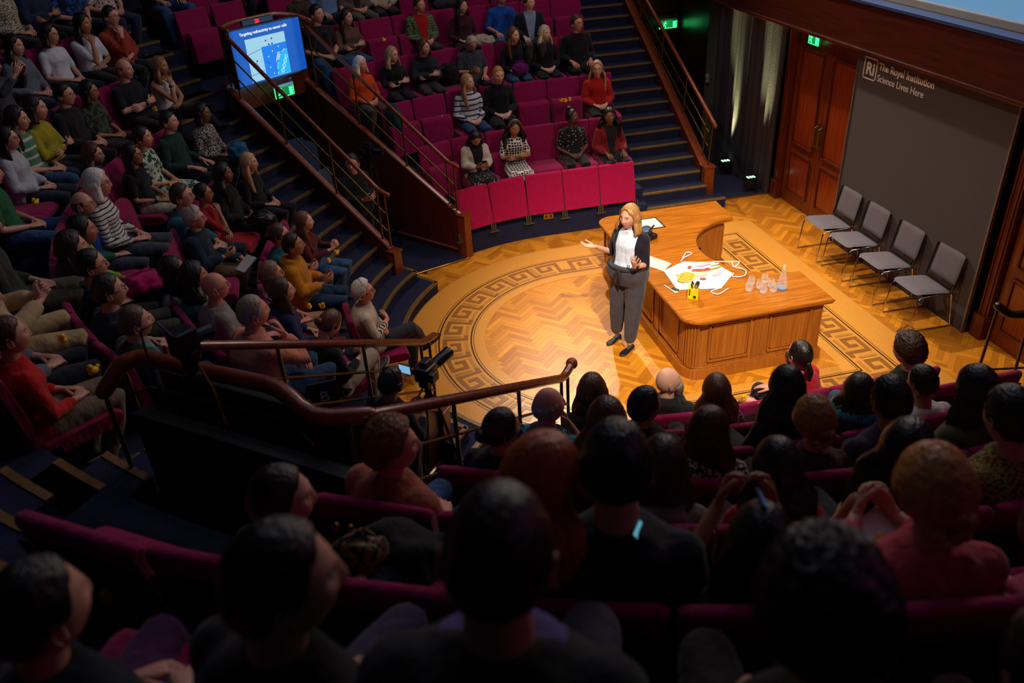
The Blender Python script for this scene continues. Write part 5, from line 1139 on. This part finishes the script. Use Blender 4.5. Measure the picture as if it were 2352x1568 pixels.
crowd('''
-6.41 3.87 3.84 6|f p lap norm|long b7ac98/floral/5a5648|trousers 23262e|long 2a1c16|W||person in cream patterned shirt at the top left corner, head cut off
-6.15 4.18 3.84 6|f m crossed norm|blouse 1d2740|trousers 16181f|bob 21160f|W||person in dark blue top with arms crossed, top left edge
-5.87 4.61 3.84 6|m p lap wide|tee 1f4a8a/leaf/0c1c38|trousers 1b2233|short 2a1c12|W||person in blue patterned short sleeved shirt, top left, head cut off
-5.51 5.03 3.84 6|f p lap norm|tee c8c4bd/floral/7a4a3a|trousers 1b2a4a|long 3a2418|W||person in white flower sprinkled shirt at the top edge
-4.87 5.62 3.84 6|m p thighs wide|long 101114|trousers 2c4c78|short 1a120e|W||person in black top and blue jeans beside the left stairs, top edge
-5.29 4.03 3.36 5|m p chin norm|long 8e2f22|trousers 15161c|short 16100d|W|glasses big|man in rust red sweater and glasses with hand at his chin
-5.56 3.67 3.35 5|f m chin norm|tee c3c6cf|trousers 17181d|long 0f0b0a|W||woman in white t-shirt holding a phone near her mouth
-5.85 3.24 3.33 5|f p lap norm|tee c3c6cf|trousers 1b2a3a|bob 1c120e|W|glasses|woman in white t-shirt and glasses with hands in lap
-6.11 2.72 3.32 5|f p lap norm|hoodie 5b6472|trousers 2b3d5a|long 1d130f|W||woman with long dark hair in grey hooded sweatshirt
-6.16 1.95 3.28 5|m p raised norm|long 3c4048|trousers 20242b|short 2a1c12|W||person in dark grey with raised arm at the left edge, upper rows
-3.71 6.47 3.84 6|m p chin norm|half 3f5468|trousers 23262e|short 2a1c12|W||person in blue grey shirt resting cheek on hand, behind blue screen
-5.09 2.96 2.91 4|m p crossed norm|tee 10131d|trousers 14151b|balding 5f4028|W|watch|man in black polo with arms crossed and thinning hair
-4.74 3.34 2.83 4|f m chin cross|vest c9c8cc|trousers 181b28|shoulder 7a5a3c|W|watch|blonde woman in white sleeveless top with hand at her mouth
-5.56 1.97 2.90 4|m p lap norm|long 15151a|trousers 2a2228|short 1c1310|W|glasses|man in black shirt and glasses beside the woman in leaf shirt
-5.39 2.34 2.83 4|f m lap norm|half 1d211d/leaf/3c4a3a|trousers 16181d|bob 0f0b0a|W|glasses|woman with glasses and earring in dark leaf print shirt
-5.72 1.43 2.91 4|f p crossed norm|long 98901c|trousers 16171c|bob 2e1a12|W|watch|woman in yellow top with arms crossed
-5.84 1.18 2.88 4|m p lap norm|tee 4a7a64/stripe/b9b8a8/2.2|shorts 2a4a6a|wavy 2b1a12|W|h1.08|long haired person in green striped t-shirt
-4.62 2.20 2.43 3|m p thighs norm|long 12332c|trousers 14202a|short 130d0b|W||young man in dark green jumper with pink collar
-4.29 2.61 2.38 3|f b lap norm|long 1a1a1a/paisley/a89e94|trousers 17181d|bob 16100c|W|glasses|woman in black and white paisley blouse at the row end
-4.84 1.68 2.43 3|f p lap norm|tee 0f4a34/leaf/b8c0ae|skirt 0f4a34/leaf/b8c0ae|bun 20130e|W||woman in green and white leaf print dress
-4.89 1.22 2.38 3|f m lap norm|tee 101013|trousers b5ac98|long 17100d|W|glasses watch|dark haired woman with glasses in black t-shirt
-5.29 1.32 2.40 3|f p lap norm|long 27434e|trousers 56524c|wavy 4a2016|W|glasses watch h1.05|auburn haired person with glasses in teal grey top
-5.82 0.67 2.83 4|f p lap norm|hoodie a9b0ba|trousers 1e2a3c|long 130d0b|W|glasses|woman with long black hair in pale sweatshirt at the left edge
-5.69 -0.40 2.83 4|m p lap wide|tee 1c5a34|trousers 2c4c78|short 2a1c12|W||person in green t-shirt and blue jeans, left edge, head out of frame
-5.29 -1.93 2.92 4|m p lap norm|long 2b2f2c|trousers 4a4436|short 2a1c12|W||person in olive trousers with clasped hands, left edge
-3.81 1.91 1.93 2|f p lap norm|long 0e0f13|trousers 14161c|long b8946a|W||woman with long blonde fringe hair beside the left stairs
-4.98 -0.05 2.52 3|f p lap norm|long c4c1be/stripe/20222a/.9|trousers 3b4452|bob d8d2ca|W|glasses h1.17|white bobbed woman in striped top with shoulder strap
-5.11 -0.22 2.40 3|m p lap norm|long 2540a0/colourblock/1c5a3c|trousers 3a4150|balding 3a2a20|W|glasses big|balding man in blue and green block sweater
-4.07 1.50 1.97 2|f b lap norm|hoodie 0f1013|trousers 14161c|wavy 120c0a|W|watch|curly black haired woman in black zipped hoodie
-4.26 1.00 1.94 2|f m chin norm|tee 9c1420|skirt a01220|bun 17100d|W|glasses h1.04|woman in red dress and glasses with hand over her mouth
-4.41 0.60 2.08 2|m p lap norm|jacket 205a6c|trousers 1c2a38|short 3a2c22|W|glasses h1.18|man with glasses in teal denim jacket behind the grey haired man
-4.29 0.32 1.93 2|m p one norm|jacket 15263c/open/23272f|trousers 6a5434|quiff a8a29a|W|glasses|grey haired man in navy jacket holding a notebook
-4.93 -1.08 2.47 3|f m lap norm|long 86b838/floral/5a8a2a|trousers 1b1c24|long 0d0a0a|W||black haired person in lime green jacket with pink bag
-4.94 -1.41 2.47 3|m p lap norm|hoodie 6a5a60/floral/3c3438|trousers 23252c|wavy 2c1a14|W||brown haired person in mauve patterned hoodie
-4.73 -1.81 2.47 3|m p lap norm|tee 0f1013|trousers 33362e|short 17110e|W|glasses|dark haired man with glasses in black t-shirt
-4.52 -2.32 2.47 3|m p lap norm|long 1b2436|trousers 2a2d2a|short 2a1c16|W|glasses watch|man with glasses in navy jumper, grey trousers
-4.29 -2.80 2.44 3|m p thighs norm|jacket 37443e/open/6a8a80|trousers 2c486c|crop 5a4030|W||older man in grey green cardigan and blue jeans
-4.33 -1.10 2.02 2|f m lap norm|long b0aea6|trousers 23262e|long 0e0a0a|W||black haired girl in white top low beside the magenta seatback
-4.14 -1.28 2.02 2|f m lap norm|long 2a7a80|trousers 23262e|wavy 1a110d|W||person with dark curls in turquoise top behind the bald man
-3.96 -1.53 2.02 2|m r thighs norm|tee 847d7a|trousers 1b1c22|bald 5a4030|W|glasses big|bald man with glasses in grey polo shirt
-3.62 -2.30 2.13 2|f r chin norm|blouse d88468|trousers 23405c|crop 8c7a64|W||woman in salmon pink blouse with streaked hair, hand on cheek
-4.73 -3.54 2.84 4|f p lap norm|long b81818|trousers 6e5f4c|crop 4a2418|W|sole|person in bright red sweater and beige trousers, lower left
-5.16 -2.63 2.92 4|m p hold wide|jacket b39a70|trousers b39a70|short 3a2418|W||person in beige clothes holding a duck, left edge
-4.96 -3.17 2.92 4|m p lap norm|hoodie 5f6672|trousers 161c2a|short 3a2418|W||person in grey hoodie and navy trousers, left edge
-3.27 0.99 1.48 1|f f hold norm|long 5a1420|trousers 33587e|long 6a4630|W||girl with long brown hair in maroon top holding a duck
-3.53 0.48 1.57 1|f p phone norm|long 1c5a6c|trousers 23486c|bun 4a2e20|W|glasses|girl with glasses and hair bun in teal and white top
-3.39 0.15 1.57 1|m m phone norm|hoodie c07a12|trousers 1b3450|short 241812|W||man in mustard yellow hoodie holding a phone
-3.60 -0.47 1.57 1|f r lap norm|long c8c4be/stripe/23252c/1.4|trousers 96764e|shoulder 7a5a44|W|glasses|woman with glasses in black and white striped top
-3.50 -0.87 1.57 1|f p lap norm|hoodie 1b2050|trousers 5a1420|shoulder 3c281e|W||girl in navy blue sweatshirt with duck in hand
-3.16 -1.62 1.57 1|f f phone cross|long 101114|trousers 9a8f7e|bun 5a3420|D|sole|person in black top and cream trousers looking down at phone
-2.76 -0.23 1.12 0|m r crossed cross|long c2b6a0/sash/16161c|trousers 2c2f3a|quiff c9c2b8|W -10|glasses big|white haired man in cream sweater with black stripes, front row
-2.73 5.20 2.98 4|m p lap wide|tee 21141c|trousers 1f3f6a|short 14100e|W||yawning young man in dark t-shirt right of the blue screen
-2.30 5.41 2.86 4|f p crossed norm|turtle 5a4438|trousers 27486e|long 2c1a14|W||brown haired woman in brown turtleneck with arms crossed
-2.54 6.18 3.39 5|m p thighs norm|half 5f7ea8|trousers 1c2230|short 2a1c12|W|watch|person in pale blue shirt at the top edge, head cut off
-2.09 6.31 3.39 5|f p lap norm|jacket 5c4a40/open/2a1c1c|trousers 5c564c|long 2a1c12|W||person in taupe cardigan with papers, top edge
-1.65 6.47 3.39 5|f m lap norm|blouse a89f8a|trousers 17181d|long 2a1c12|W||person in cream pleated blouse, top edge, head cut off
-2.93 5.44 3.28 5|m p lap norm|long 3c3428/plaid/1c1a18|trousers 17181d|short 2a1c12|W||person in brown plaid shirt just right of the countdown clock
-1.13 5.80 2.88 4|m r lap norm|jacket 5a7048/plaidopen/a01418|trousers 34323a|short 3a2a1e|W||man in green plaid shirt over red printed t-shirt
-0.60 6.69 3.39 5|f p lap norm|long 15161a|skirt 15161a|long 2a1c12|W||person in black skirt with bare knees, top edge
-2.24 4.35 2.38 3|f r lap norm|turtle c8460e|trousers 4a4038|bob dcd6d0|W||white haired woman in bright orange turtleneck sweater
-1.74 4.80 2.38 3|f f crossed norm|long 101115|trousers 15161c|shoulder a68a6c|W|glasses|blonde woman with glasses in black jumper, arms crossed
-1.23 4.99 2.40 3|f p crossed norm|jacket 23292f/open/15161a|trousers 3a3036|bob 4a2a1c|W||woman with auburn fringe in dark grey jacket, arms crossed
-0.49 5.63 2.83 4|f p lap norm|long 3a1420|trousers 1b1218|long 120c0b|W||black haired woman in dark maroon jumper
-0.49 5.10 2.41 3|m r one norm|tee 33383e/floral/3f454b|trousers 15161c|bun b0a498|D|glasses big watch|grey haired man in charcoal t-shirt looking down
0.21 5.89 2.87 4|m p thighs norm|half 1c4ea8|trousers 3c5878|short 2a1c12|W||man in bright blue button shirt at the top edge
0.55 5.41 2.83 4|m f thighs norm|jacket 121827/open/7a90a8|trousers 3a3c38|short 4a3020|W||boy in dark navy jacket over pale blue shirt
1.33 6.70 3.39 5|f p lap norm|long 161418|trousers 17181d|long 2a1c12|W||person in black at the top edge above the empty seats
0.20 5.11 2.42 3|f f lap norm|long 181215|trousers 2c4a6c|long 6a4428|W||long auburn haired woman with purple handbag on her lap
0.70 5.11 2.40 3|f f lap norm|long 0f1014|trousers 15161c|shoulder c8b28e|W||platinum blonde woman in black jumper and necklace
1.24 5.14 2.50 3|m r thighs norm|long 0f1115|trousers 15161a|short 3a3028|W|glasses big|man with dark glasses in black sweater at row end by right stairs
1.31 4.32 1.97 2|f f lap norm|blouse a81418|trousers 121216|long a07c58|C|glasses|woman in red blouse with long blonde hair beside the right stairs
-0.72 4.28 1.99 2|f f lap norm|long c4c4c8/stripe/20264a/1.9|trousers 23406a|long a8855a|W||blonde woman in white top with navy stripes
-0.25 4.32 2.05 2|f f lap norm|long 0f1014|trousers 15161c|crop b07a3c|S||short haired blonde woman in black top with thin strap
-0.84 3.36 1.48 1|f m phone norm|jacket c8beb2/open/17171c|skirt 17171c/dots/c8c8c8|long 140d0c|D||woman in cream blazer over dotted dress looking at her phone
-0.24 3.48 1.48 1|f m crossed norm|tee e6e0dc/checker/101014|skirt e6e0dc/checker/101014|wavy 17100d|S||woman in white dress with black round checks and hairband
0.67 3.57 1.50 1|f d lap norm|tee 17151a/dots/b8b4b8/1.1|trousers 17171c|topbun 0d0a0a|W|big|woman with top knot in black shirt with white flowers
1.21 3.46 1.48 1|f b thighs norm|jacket 7a1018/open/15151a|trousers 121216|wavy 0d0a0a|C||curly black haired woman in dark red coat next to right stairs
-2.82 -5.18 2.88 4|m r lap norm|jacket a45a44|trousers 33507c|curly 7a4a22|W -40||curly haired man in terracotta polo shirt and jeans, near block
-2.25 -4.60 2.42 3|f m lap norm|long 101014|trousers 15161c|bun 1c120f|W -25||dark haired woman with low bun and earring, black top
-2.45 -6.21 3.46 5|f p lap norm|tee 3c2c2a|trousers 2a2028|longback a04818|W -20||woman seen from behind with long copper red hair
-1.82 -3.95 2.02 2|m r chin norm|tee 14121c/swirl/1c7a86|trousers 15161c|balding 9c9288|W -25|big|balding grey man in black shirt with teal swirls
-1.31 -3.31 1.59 1|f p lap norm|long 1c181a|trousers 15161c|shoulder 4a3222|S||person with brown shoulder length hair in black, second row near
-1.74 -4.81 2.48 3|f p lap norm|long 131216|trousers 15161c|longback 4a2616|S||woman with very long brown hair left of black haired man
-1.27 -4.15 2.04 2|m m lap norm|jacket 15161a|trousers 15161c|short 120d0b|W -25|big|man with short black hair in black rain jacket
-0.47 -2.74 1.14 0|m f chin norm|hoodie 1c1a1d|trousers 15161c|bald 8a8078|W -35|beard grey|bald man with long grey beard in black hooded jacket
-0.45 -3.54 1.56 1|f p lap norm|tee 17141a/floral/8a5a62|trousers 15161c|longback 4a2c1a|S||woman with long straight brown hair in floral top
-1.27 -4.97 2.45 3|f p lap norm|blouse 1c1a1c/floral/b4a888|trousers 15161c|shoulder 3a1c10|W -15||woman with reddish bob in black blouse with cream flowers
-2.23 -6.28 3.48 5|m p one norm|long 2c2a30|trousers 23222a|short 160e0c|S|big|large dark head of a man holding a lit phone
-1.80 -5.62 2.86 4|f p lap norm|hoodie 6f645e|trousers 23222a|shoulder 2c1a12|S||child with brown hair in pale fur lined hood
0.69 -2.78 1.20 0|m r thighs wide|half b01020|trousers 1c1a20|pony 17110e|W 50|beard|bearded man with dark ponytail in bright red shirt
-0.40 -4.31 2.08 2|f m lap norm|tee 101015/dots/1c1c22|trousers 15161c|longback 0d0a0a|S||girl with long black ponytail in sparkly black top
-0.73 -5.07 2.45 3|f p lap norm|long 2c1420/floral/4a1c2c|trousers 15161c|updo 8a5a2c|S||woman with curly golden updo in dark wine floral top
0.07 -4.34 1.98 2|f p lap norm|long 241218|trousers 15161c|longback 2c1c14 38a8c0|W||woman with long brown hair dyed turquoise at the ends
1.09 -3.56 1.62 1|m p thighs wide|long 20201e|trousers 2c4058|curly 3a2418|S|upglass|man with glasses pushed up on his brown hair, second row right
0.55 -4.34 1.94 2|m m lap norm|tee b4aeb0|trousers 15161c|short 100c0b|S||person with short black hair in white t-shirt
-0.33 -5.11 2.51 3|m m lap norm|long 2a1a30|trousers 15161c|short 14100e|S||small dark head in plum top behind the turquoise haired woman
0.18 -5.11 2.47 3|f p lap norm|jacket 4a4224|trousers 15161c|shoulder 1c1410|S|big|woman with dark hair in olive brown shirt near the right edge
-0.43 -5.88 2.97 4|f p lap norm|blouse 8a7428/floral/2a2014/.6|trousers 3c3c46|short 20140e|S|big|person in mustard patterned top at the right edge
-1.35 -5.74 2.84 4|f p lap norm|long b01020|trousers 23222a|longback 17100d|S||woman with long dark hair in vivid red top
-0.88 -5.83 2.90 4|f m lap norm|vest 14121a|trousers 1b1c24|longback 0c0a0b|W||woman with straight black hair and bare arm out to the side
-1.38 -6.53 3.39 5|f p hold norm|blouse b8404e|skirt c0507a|updo b07038|S||woman with strawberry blonde updo in pink dress holding paper
-1.87 -6.48 3.28 5|f m raised norm|tee 4a4044|trousers 23242c|shoulder 0f0c0c|S||dark haired person holding up a phone sideways
-2.70 -6.95 3.93 6|m r lap norm|jacket 26262a/open/5a4f8a|trousers 4a4450|crop 2a1612|S|big|large blurred head of a man with pale collar, bottom centre
-3.10 -6.78 3.84 6|m p lap norm|long 14101a|trousers 3a3050|short 120c0c|W -35|big|blurred dark haired man with visible ear, lower left
-3.20 -5.87 3.29 5|f p lap norm|long 10182e|trousers 141a30|short 2a1814|W -40||profile of a woman with short dark hair in navy top
-2.16 -7.14 3.84 6|f p lap norm|long 1a1014|trousers 1c1418|afro 1c1210|S||blurred head with tousled dark curls at the bottom right
-1.07 -6.68 3.28 5|f p thighs norm|vest b04468|skirt a03058|updo 4a2c20|S||person with bare arm in pink top at the right edge
-3.59 -6.61 3.73 6|f p lap wide|long 101626|trousers 4c2450|short 17100e|W|big|blurred person in dark blue with mauve lit knee, bottom left
-1.80 -7.29 3.73 6|f p lap norm|blouse 8c1420|trousers 3c1018|short 1c1210|S||person in red clothes at the bottom right corner
-2.60 2.78 1.49 0|m p phone stand|jacket 101216|trousers 14151a|short 2a1e18|C -20|stand noseat|camera operator with lanyard standing in the far passage
-2.71 -2.57 1.49 0|m m phone stand|long 0f1013|trousers 14151a|short 1c1411|S|stand noseat headset glasses|camera operator with headset and glasses behind the flip screen
''')
DUCKS = [(-1.768, 5.43, 2.46, 'yellow duck on an empty seat left of the plaid shirted man'), (-1.603, 4.054, 1.52, 'yellow duck on empty seat left end of the third row, far block'), (-1.163, 4.171, 1.52, 'yellow duck on the empty seat beside the navy striped woman'), (0.674, 4.109, 1.58, 'leftmost of three ducks on one folded seat'), (0.728, 4.084, 1.58, 'middle of three ducks on one folded seat'), (0.81, 4.126, 1.58, 'rightmost of three ducks on one folded seat'), (-2.0, 7.507, 1.97, 'yellow duck on the knee of the brown turtleneck woman'), (-5.459, -0.231, 2.46, 'yellow duck on the blue jeans at the left edge'), (-4.796, 2.627, 2.46, 'yellow duck by the arms of the black polo man'), (-5.172, 1.566, 2.01, 'yellow duck beside the white bobbed woman, on a teal lap'), (-3.184, -0.441, 1.11, 'yellow duck in the hand of the navy sweatshirt girl'), (-3.308, -0.409, 1.11, 'yellow duck on the lap of the striped top woman'), (-2.97, 0.799, 1.11, 'yellow duck held by the girl in maroon'), (-3.067, 0.608, 1.11, 'yellow duck between the hands of the teal topped girl'), (0.278, -2.681, 0.75, 'yellow duck on dark clothing, left of the red shirt'), (-0.321, -3.936, 1.65, 'yellow duck on the arm beside the black ponytail'), (-4.408, -3.416, 2.46, 'yellow duck held over beige trousers by the red sweater person'), (-4.669, -2.964, 2.46, 'yellow duck held in beige sleeved hands at the left'), (-3.808, -5.756, 2.91, 'yellow duck on the dark lower left steps'), (-1.357, -6.344, 3.0, 'yellow duck in the hand over the pink dress'), (-1.403, 6.604, 2.87, 'pair duck at the top edge above the empty seat'), (-4.578, 1.137, 2.01, 'yellow duck held on the lap of the black t-shirt woman')]
# ---------------------------------------------------------------- seats on the tiers, one by one
_cm = SC.camera.matrix_world.inverted()
def PRJ(x, y, z):      # seats the photo cannot see are left out
    c = _cm @ Vector((x, y, z))
    if c.z > -.4: return None
    px, py = 1176+1890.17*c.x/-c.z, 784-1890.17*c.y/-c.z; m = 1890*.5/-c.z
    return (px, py) if -m < px < 2352+m and -m < py < 1568+m*1.2 else None
def seat_rows():
    used = {True: False, False: False}; rown = ('front', 'second', 'third', 'fourth', 'fifth', 'sixth', 'seventh', 'eighth', 'ninth')
    def put(x, y, k, rz, block, idx, occ):
        pr = PRJ(x, y, .45*k+.5)
        if pr is None: return
        if k >= 5 and occ is None and x < -2.2 and y < 0 and not (-4.0 < x < -3.2 and k == 5): return
        if k == 5 and occ is None and x < -3.8 and y < -4: x, y = x+.14, y-.11
        down = occ is not None; P = SEAT_D if down else SEAT_U
        o = P if not used[down] else copy_tree(P); used[down] = True
        o.location = (x, y, .45*k); o.rotation_euler = (0, 0, rz)
        if occ: o['label'] = 'magenta seat under the '+' '.join(occ.replace(',', '').split()[:12])
        else: o['label'] = 'empty magenta seat, %s row of %s block, %s from the %s aisle' % (rown[k], block, num[min(idx, 18)], 'stairs' if block != 'left' else 'far')
        o['group'] = 'magenta auditorium seats'
    num = ['first', 'second', 'third', 'fourth', 'fifth', 'sixth', 'seventh', 'eighth', 'ninth', 'tenth', 'eleventh', 'twelfth', 'thirteenth', 'fourteenth', 'fifteenth', 'sixteenth', 'seventeenth', 'eighteenth', 'nineteenth']
    taken = set()
    def occupant(x, y, k):
        best = None
        for i, (px, py, pk, lab, ns) in enumerate(PPL):
            if pk != k or i in taken or ns: continue
            d = hypot(px-x, py-y)
            if d < .47 and (best is None or d < best[0]): best = (d, i)
        if best: taken.add(best[1]); return PPL[best[1]][3]
        return None
    for k in range(0, 7):
        R = RH(k)+.07; pitch = .53
        def phase(vals):
            if not vals: return 0
            s = sum(sin(2*pi*v/pitch) for v in vals); c = sum(cos(2*pi*v/pitch) for v in vals); return atan2(s, c)/(2*pi)*pitch
        # left block
        vals = [R*(atan2(y, x) % (2*pi)) for x, y, pk, l, ns in PPL if pk == k and not ns and x < 0 and (atan2(y, x) % (2*pi)) > 2.35 and (atan2(y, x) % (2*pi)) < 3.95]
        ph = phase(vals); a0, a1 = ang(R, -1.60-.2, False), ang(R, -1.22, True)
        u = math.ceil((a0*R-ph)/pitch)*pitch+ph; i = 0
        while u < a1*R:
            a = u/R; x, y = R*cos(a), R*sin(a); oc = occupant(x*(R-.07)/R, y*(R-.07)/R, k)
            if oc or .774*x+.633*abs(y) < (-2.1 if y > 0 else -1.75): put(x, y, k, a+pi/2, 'left', i, oc)
            u += pitch; i += 1
        if k == 0: far_on = False
        for blk, sg_, xe in (('far', 1, 1.45), ('near', -1, 2.15)):
            if k == 0 and sg_ == 1: continue
            lim = ang(R, 1.0, sg_ < 0); amax = (lim-pi/2) if sg_ > 0 else (3*pi/2-lim)
            vals = []
            for x, y, pk, l, ns in PPL:
                if pk != k or ns or (y > 0) != (sg_ > 0): continue
                if x >= 0: vals.append(-x)
                else:
                    a = abs(atan2(-x, abs(y))); 
                    if a < amax+.05: vals.append(R*a)
            ph = phase(vals); u = math.ceil((-xe-ph)/pitch)*pitch+ph; i = 0
            while u < amax*R:
                if u < 0: x, y, rz = -u, sg_*R, (pi if sg_ > 0 else 0)
                else: a = u/R; x, y = -R*sin(a), sg_*R*cos(a); rz = (pi+a) if sg_ > 0 else -a
                f = (R-.07)/R; xo, yo = (x, sg_*(R-.07)) if u < 0 else (x*f, y*f)
                put(x, y, k, rz, blk, i, occupant(xo, yo, k)); u += pitch; i += 1
        if k >= 5:   # behind the vomitories
            for nr in (False, True):
                a0, a1 = sorted((ang(R, -.45, nr), ang(R, .75, nr))); m_ = int((a1-a0)*R/pitch)
                for j in range(m_): a = a0+(j+.5)*(a1-a0)/m_; x, y = R*cos(a), R*sin(a); put(x, y, k, a+pi/2, 'corner' if nr else 'top', j, occupant(x*(R-.07)/R, y*(R-.07)/R, k))
seat_rows()
# ducks resting about
for x, y, z, l in DUCKS: place_duck((x, y, z), random.uniform(2, 4), l)
# ---------------------------------------------------------------- things held or lying among the audience
phone((-2.165, -6.367, 3.30), .9, .75, 'lit smartphone held up by the large dark headed man, near block', '#5fb4c8', .75, .068, .12)
phone((-1.83, -6.42, 3.36), 1.35, 1.1, 'smartphone held sideways above the dark haired person, lower right', '#2a5a9a', .5)
phone((-2.97, -1.46, 1.22), -.6, .8, 'dark phone in the hands of the woman looking down, second row', '#1b2430', .3)
phone((-.77, 3.11, 1.15), 3.0, .7, 'phone in the hands of the woman in cream blazer', '#20262e', .3)
def soft(name, label, cat, loc, size, m, rz=0, seed=0, strap=None):
    t = thing(name, label, cat, loc, rz); bm = bmesh.new(); bmesh.ops.create_icosphere(bm, subdivisions=4, radius=.5)
    for v in bm.verts:
        n = noise.noise(v.co*4+Vector((seed, 0, 0)))*.22+noise.noise(v.co*9+Vector((seed, 3, 0)))*.07; c = v.co*(1+n)
        v.co = Vector((c.x*size[0], c.y*size[1], (max(c.z, -.36))*size[2]))
    bm.verts.index_update(); q = MB(); q.add([v.co[:] for v in bm.verts], [tuple(v.index for v in f.verts) for f in bm.faces]); bm.free(); q.build(name+'_body' if strap else name+'_folds', m, t, True)
    if strap: q = MB(); q.tube([(-size[0]*.35, 0, size[2]*.3), (-size[0]*.2, 0, size[2]*.3+strap), (size[0]*.2, 0, size[2]*.3+strap), (size[0]*.35, 0, size[2]*.3)], .008, 8); q.build('strap', m, t, True)
    return t
soft('handbag', 'bright purple handbag on the lap of the auburn haired woman', 'bag', (.22, 4.80, 1.98), (.26, .12, .20), cloth('#6a0f6a'), 0, 1, .06)
soft('handbag', 'shiny pink bag on the lap between the dark haired row, left block', 'bag', (-4.55, -1.2, 2.0), (.34, .26, .20), cloth('#b01060'), .6, 2, .05)
soft('backpack', 'black backpack on the seat right of the grey jacket woman', 'bag', (-.88, 5.05, 1.96), (.36, .30, .34), cloth('#0b0b0e'), 0, 3, .05)
soft('folded_coat', 'cream coat bundled behind the grey haired man looking down', 'coat', (-.22, 5.55, 2.30), (.42, .25, .2), cloth('#a59c8a'), 0, 4)
soft('scarf', 'dark teal jacket hung over the row end right of the orange sweater', 'jacket', (-1.88, 4.0, 1.62), (.22, .32, .52), cloth('#12383c'), .3, 5)
soft('shoulder_bag', 'blue bag on the lap of the woman in paisley blouse', 'bag', (-3.93, 2.25, 1.98), (.26, .24, .24), cloth('#1d5680'), .5, 6, .06)
soft('handbag', 'black leather bag beside the curly haired woman in zipped hoodie', 'bag', (-3.72, 1.05, 1.55), (.30, .22, .18), mat('#0a0a0c', .35), .2, 7, .05)
gb = soft('metallic_bag', 'gold and black patterned bag catching light, lower left lap', 'bag', (-3.0, -5.72, 2.84), (.22, .14, .2), cloth('#0e0d0d', 'leaf', '#6a5228', .5, .4), .4, 8, .05)
q = MB()
for i, (x, z) in enumerate(((-.03, .10), (.02, .06), (.05, .01))): q.ell((x, .06, z+.02), (.012, .012, .02), 8, 6)
q.build('gold_clasp', BRASS, gb, True)
soft('black_jacket', 'big black coat draped over the magenta seats left of the red hair', 'coat', (-2.86, -5.62, 2.62), (.5, .36, .42), cloth('#0d0d11'), -.4, 9)
def loose_paper(name, label, loc, rz, tilt, w_=.15, h_=.21, c='#d8d4d4'):
    t = thing(name, label, 'paper', loc); t.rotation_euler = (tilt, .1, rz); V = []; q = MB()
    for i in range(7):
        for j in range(7): u, v = i/6-.5, j/6-.5; V.append((u*w_, v*h_, .02*sin(u*3+.4)+.01*cos(v*5)))
    F = [(i*7+j, (i+1)*7+j, (i+1)*7+j+1, i*7+j+1) for i in range(6) for j in range(6)]; q.add(V, F); q.add([(x, y, z-.0015) for x, y, z in V], [f[::-1] for f in F]); q.build('sheet', mat(c, .7), t, True)
loose_paper('paper_sheet', 'crumpled white paper held over the pink dress, lower right', (-1.31, -6.30, 2.99), .5, .5, .17, .2)
loose_paper('paper_sheet', 'small folded white leaflet by the bun haired woman in black', (-2.0, -4.28, 1.95), .3, .3, .13, .1)
loose_paper('paper_sheet', 'white paper on the knees of the taupe cardigan person', (-2.1, 6.45, 2.92), .1, .3, .2, .2, '#9aa0a4')
nb = thing('notebook', 'open white ruled notebook held by the grey haired man', 'notebook', (-3.82, -.30, 1.64), -.9); q = MB(); q.box((0, 0, .0), (.15, .20, .012), M=Matrix.Rotation(.5, 4, 'X')); q.build('cover', mat('#3a4a5a', .6), nb); q = MB(); q.box((0, -.003, .008), (.14, .19, .006), M=Matrix.Rotation(.5, 4, 'X')); q.build('pages', mat('#cfcac6', .7), nb)
wc = thing('plastic_chair', 'pale plastic chair back seen behind the left handrail, far passage', 'chair', (-2.74, 4.45, 0), -2.3); WP = mat('#8fa0b0', .5, name='pale_plastic')
q = MB(); rounded_slab(q, .44, .42, .03, .05, lambda x, y, z: Vector((x, -.2+y-.15*z, .46+z))); q.build('backrest', WP, wc, True); q = MB(); q.box((0, 0, .45), (.44, .42, .03), bev=.012); q.build('seat', WP, wc)
for sx in (-.18, .18):
    for sy in (-.17, .17): q = MB(); q.tube([(sx, sy, .44), (sx*1.15, sy*1.15, .01)], .012, 8); q.build('leg', CHROME, wc)
hb = thing('hair_clip_band', 'jewelled hairband on the woman in round checked dress', 'hairband', (0, 0, 0))
for o_ in list(SC.objects):
    if o_.get('label', '').startswith('woman in white dress with black round'):
        Mh = o_.matrix_world.copy(); hd = [c for c in o_.children if c.name.startswith('hair')][0]
        q = MB(); q.tube([(.098*cos(t), .035, .02+.118*sin(t)) for t in [pi*k/14 for k in range(1, 14)]], .007, 6, round_=True); b_ = q.build('hairband', mat('#b8a078', .3, .6), o_, True); b_.matrix_local = hd.matrix_local
bpy.data.objects.remove(hb)
